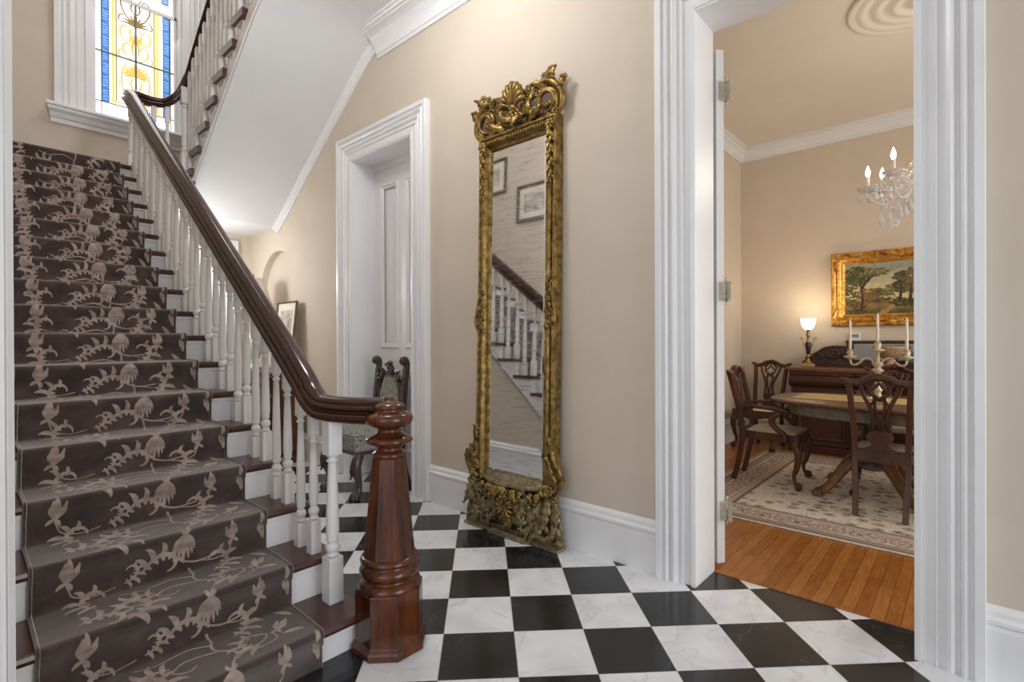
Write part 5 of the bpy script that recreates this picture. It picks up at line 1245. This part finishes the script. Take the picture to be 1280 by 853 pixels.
# ================================================================ hall furniture
# ---- carved armless hall chair in front of the closed door, facing the stairs (-X)
hc = thing('carved_chair', 'dark carved oak chair with tapestry seat standing in the panelled doorway behind the newel', 'chair', (2.47,3.885,0), -PI/2)
W = MT['darkoak']
for s in (-1,1):
    B = MB(); x, y = s*.235, -.25
    P = spline([(x,y+.02,.36),(x+s*.006,y-.01,.31),(x+s*.010,y-.022,.25),(x+s*.002,y+.006,.15),(x,y+.012,.09),(x+s*.002,y-.004,.045),(x+s*.004,y-.02,.03)], 6)
    B.tube(P, lerp_list([.038,.044,.042,.028,.026,.034,.036], len(P)), 12)
    for q in range(4): a = -PI/2+(-.9,-.3,.3,.9)[q]; B.tube(spline([(x,y,.06),(x+.034*math.cos(a),y-.004+.034*math.sin(a),.046),(x+.05*math.cos(a),y-.008+.05*math.sin(a),.02),(x+.05*math.cos(a),y-.008+.05*math.sin(a),.006)], 3), lerp_list([.014,.017,.015,.008],10), 7)
    MWl = Matrix(((1,0,0,x),(0,0,-1,y-.02),(0,1,0,0),(0,0,0,1))); C2 = MB(MWl); acanthus(C2, (0,.33), -PI/2, .15, .03, .1, .02, .015)
    b_ = len(B.v); B.v += C2.v; B.f += [[b_+i for i in f] for f in C2.f]; B.m += C2.m; B.sm += C2.sm
    B.build('leg', W, hc)
    B = MB(); P = spline([(s*.215,.27,0.),(s*.212,.225,.12),(s*.205,.20,.30),(s*.205,.195,.45),(s*.205,.215,.75),(s*.21,.245,1.02)], 6)
    B.sweep(P, [(-.022,-.022),(.022,-.022),(.022,.022),(-.022,.022)], up=(0,1,0)); 
    B.tube(spline([(s*.21,.245,1.0),(s*.21,.25,1.06),(s*.21,.235,1.10),(s*.21,.205,1.10),(s*.21,.20,1.07)], 5), lerp_list([.026,.030,.032,.028,.020],21), 9); B.ball((s*.21,.212,1.085), .030, 9, 7)
    for q in range(9): z = .50+q*.055; B.ball((s*.205, .172+.05*max(0,(z-.45)/.55)-.0, z), .015, 7, 5, 0, (1,.8,1.2))
    B.build('back_post', W, hc)
B = MB(); B.box(-.25,-.27,.35,.25,.21,.385); B.build('seat_frame', W, hc, bevel=.006)
B = MB(); B.box(-.265,-.285,.38,.265,.205,.515); 
n = 11; V = []; F = []
for i in range(n):
    for j in range(n):
        a, b = 2*i/(n-1)-1, 2*j/(n-1)-1; V.append((.265*a, -.04+.245*b, .513+.05*max(0,(1-a**4)*(1-b**4))**.5))
for i in range(n-1):
    for j in range(n-1): F.append((i*n+j,(i+1)*n+j,(i+1)*n+j+1,i*n+j+1))
B.add(V, F, 0, True); tag(B.build('seat', MT['tapestry'], hc, bevel=.02, seg=3), 'tapestry upholstered seat')
MWb = Matrix(((1,0,0,0),(0,.10,-1,.115),(0,1,0,0),(0,0,0,1)))
B = MB(MWb); B.prism([(-.13+.0,.62),(-.14,.80),(-.11,.90),(-.06,.945),(0,.955),(.06,.945),(.11,.90),(.14,.80),(.13,.62)], (0,0,-.06), (1,0,0), (0,1,0), (0,0,1), .05); tag(B.build('back_pad', MT['tapestry'], hc, bevel=.012), 'tapestry back panel')
B = MB(MWb)
for s in (-1,1):
    sscroll(B, [(s*.17,.60,-.03),(s*.165,.75,-.03),(s*.155,.87,-.02),(s*.10,.965,-.01),(s*.03,.985,0)], .020); cscroll(B, (s*.145,.955), .045, .014, 1.3, PI/2, s, -.01, .02)
    acanthus(B, (s*.05,.965), PI/2+s*-.5, .085, .028, s*-.6, .02, .0); acanthus(B, (s*.16,.60), PI/2+s*.1, .14, .022, s*.3, .02, -.02)
B.prism([(-.20,.56),(-.20,.61),(.20,.61),(.20,.56)], (0,0,-.07), (1,0,0), (0,1,0), (0,0,1), .04)
B.build('carved_crest', W, hc)
B = MB(MWb)        # little eagle's neck and head as finial
B.tube(spline([(0,.96,-.02),(.0,1.01,-.02),(-.004,1.045,-.015),(0,1.065,-.005)], 5), lerp_list([.030,.024,.020,.022],16), 9); B.ball((0,1.07,.0), .026, 9, 7, 0, (.9,.8,1.2)); B.tube([(0,1.068,.02),(0,1.062,.045),(0,1.048,.055)], [.012,.008,.002], 7)
for s in (-1,1): acanthus(B, (s*.01,.99), PI/2-s*.5, .07, .02, -s*.4, .01, -.02)
B.build('bird_finial', W, hc)

# ---- cabinet with lamp and picture in the passage by the arched niche
cb_ = thing('hall_cabinet', 'dark mahogany cabinet under the lamp and leaning picture in the passage behind the balusters', 'cabinet', (2.39,5.80,0))
B = MB(); B.box(-.16,-.54,.10,.17,.54,.93); B.box(-.175,-.555,.0,.175,.555,.10); B.build('carcase', MT['newel'], cb_, bevel=.006)
B = MB(); B.box(-.185,-.565,.93,.18,.565,.96); B.build('top', MT['newel'], cb_, bevel=.008)
for s in (-1,1):
    B = MB(); y0, y1 = (-.52,-.01) if s < 0 else (.01,.52); B.box(-.178,y0,.14,-.158,y1,.70); panel_mould(B, (-.178,0,0), (0,1,0), (0,0,1), (-1,0,0), y0+.05, .19, y1-.05, .65, .035, .012); dr = B.build('door', MT['newel'], cb_)
    B = MB(); B.ball((-.192,-s*-.04*1.0 if 0 else s*.035,.45), .014, 8, 6); B.build('knob', MT['brass'], dr)
    B = MB(); B.box(-.178,y0,.73,-.158,y1,.90); dr = B.build('drawer', MT['newel'], cb_, bevel=.004)
    B = MB(); B.ball((-.192,(y0+y1)/2,.815), .014, 8, 6); B.build('knob', MT['brass'], dr)
fl = thing('cabinet_lamp', 'lamp with a bell shaped cream shade in front of the arched niche', 'lamp', (2.36,6.03,.96))
B = MB(); B.lathe([(.08,0),(.085,.012),(.05,.03),(.03,.06),(.06,.12),(.10,.22),(.105,.30),(.07,.38),(.03,.42),(.022,.46),(.03,.48),(.014,.50),(.012,.62)], (0,0,0), 24); B.build('base', mat('celadon', srgb(196,196,180), .25), fl)
B = MB(); B.lathe([(.235,.66),(.200,.72),(.165,.82),(.140,.92),(.125,1.02),(.123,1.02),(.138,.92),(.163,.82),(.198,.72),(.233,.66)], (0,0,0), 8, PI/8, smooth=False, caps=False); B.build('shade', MT['shade'], fl)
B = MB(); B.lathe([(.006,.60),(.006,1.03),(.012,1.04),(.010,1.06),(.001,1.07)], (0,0,0), 10); B.build('finial', MT['brass'], fl)
t = framed('leaning_picture', 'small framed print leaning beside the cream lamp on the passage cabinet', 'picture', .46, .74, .018, MT['frame_dark'], None, MT['print']); t.location = (2.47,5.56,.962); t.rotation_euler = (math.radians(-6),0,math.radians(-90))
# ================================================================ camera and light
Fv, Rv, Uv = (.7448,.6673,-.0026), (.6673,-.7448,-.0039), (.0045,-.0011,1.)
Fv, Rv = Vector(Fv).normalized(), Vector(Rv).normalized(); Uv = Rv.cross(Fv)
cam = bpy.data.cameras.new('camera'); co = bpy.data.objects.new('camera', cam); COL.objects.link(co)
co.matrix_world = Matrix(((Rv.x,Uv.x,-Fv.x,0),(Rv.y,Uv.y,-Fv.y,0),(Rv.z,Uv.z,-Fv.z,1.27574),(0,0,0,1)))
cam.sensor_width = 36.; cam.lens = 36*640.18/1280; cam.clip_start = .02; cam.clip_end = 100
SC.camera = co
area('front_fill', (1.2,-5.5,2.0), (1.4,3.,1.9), 3.0, 3.4, 140, (.95,.975,1.))  # added fill from behind the camera, no door is built there
area('left_fill', (-2.6,-.2,1.9), (1.,1.0,1.4), 2.4, 2.4, 26, (.95,.975,1.))  # added soft fill from the left, its source is imagined
area('daylight_landing_window', (1.43,YB-.06,4.8), (1.3,3.,2.), .8, 2.2, 8, (.92,.96,1.))
area('stairwell_fill', (2.1,4.9,6.4), (.3,4.1,2.2), 1.4, 2.4, 75, (.97,.98,1.))  # unseen fill added over the stairs to brighten the left wall
point('passage_fill', (1.6,6.0,2.0), 26, (.95,.97,1.), .15)  # invisible fill added to brighten the passage, no fitting hangs here
point('hall_fill', (1.45,2.4,3.70), 50, (.99,.99,1.), .22)  # extra unseen source lifting walls and stairs, without any lamp body
area('dining_fill', (4.9,-2.85,1.9), (4.9,.6,.4), 1.9, 2.2, 76, (1,.95,.88))  # fill added out of view to light the dining room
point('chandelier_light', (4.70,.25,2.75), 9, (1,.90,.76), .25)
w = bpy.data.worlds.new('world'); SC.world = w; w.use_nodes = True
w.node_tree.nodes['Background'].inputs['Color'].default_value = (.9,.94,1,1); w.node_tree.nodes['Background'].inputs['Strength'].default_value = .6
vs = SC.view_settings; vs.view_transform = 'Standard'; vs.look = 'None'; vs.gamma = 1.; vs.exposure = .12; vs.use_curve_mapping = False
SC.cycles.max_bounces = 8; SC.cycles.diffuse_bounces = 5; SC.cycles.use_denoising = True
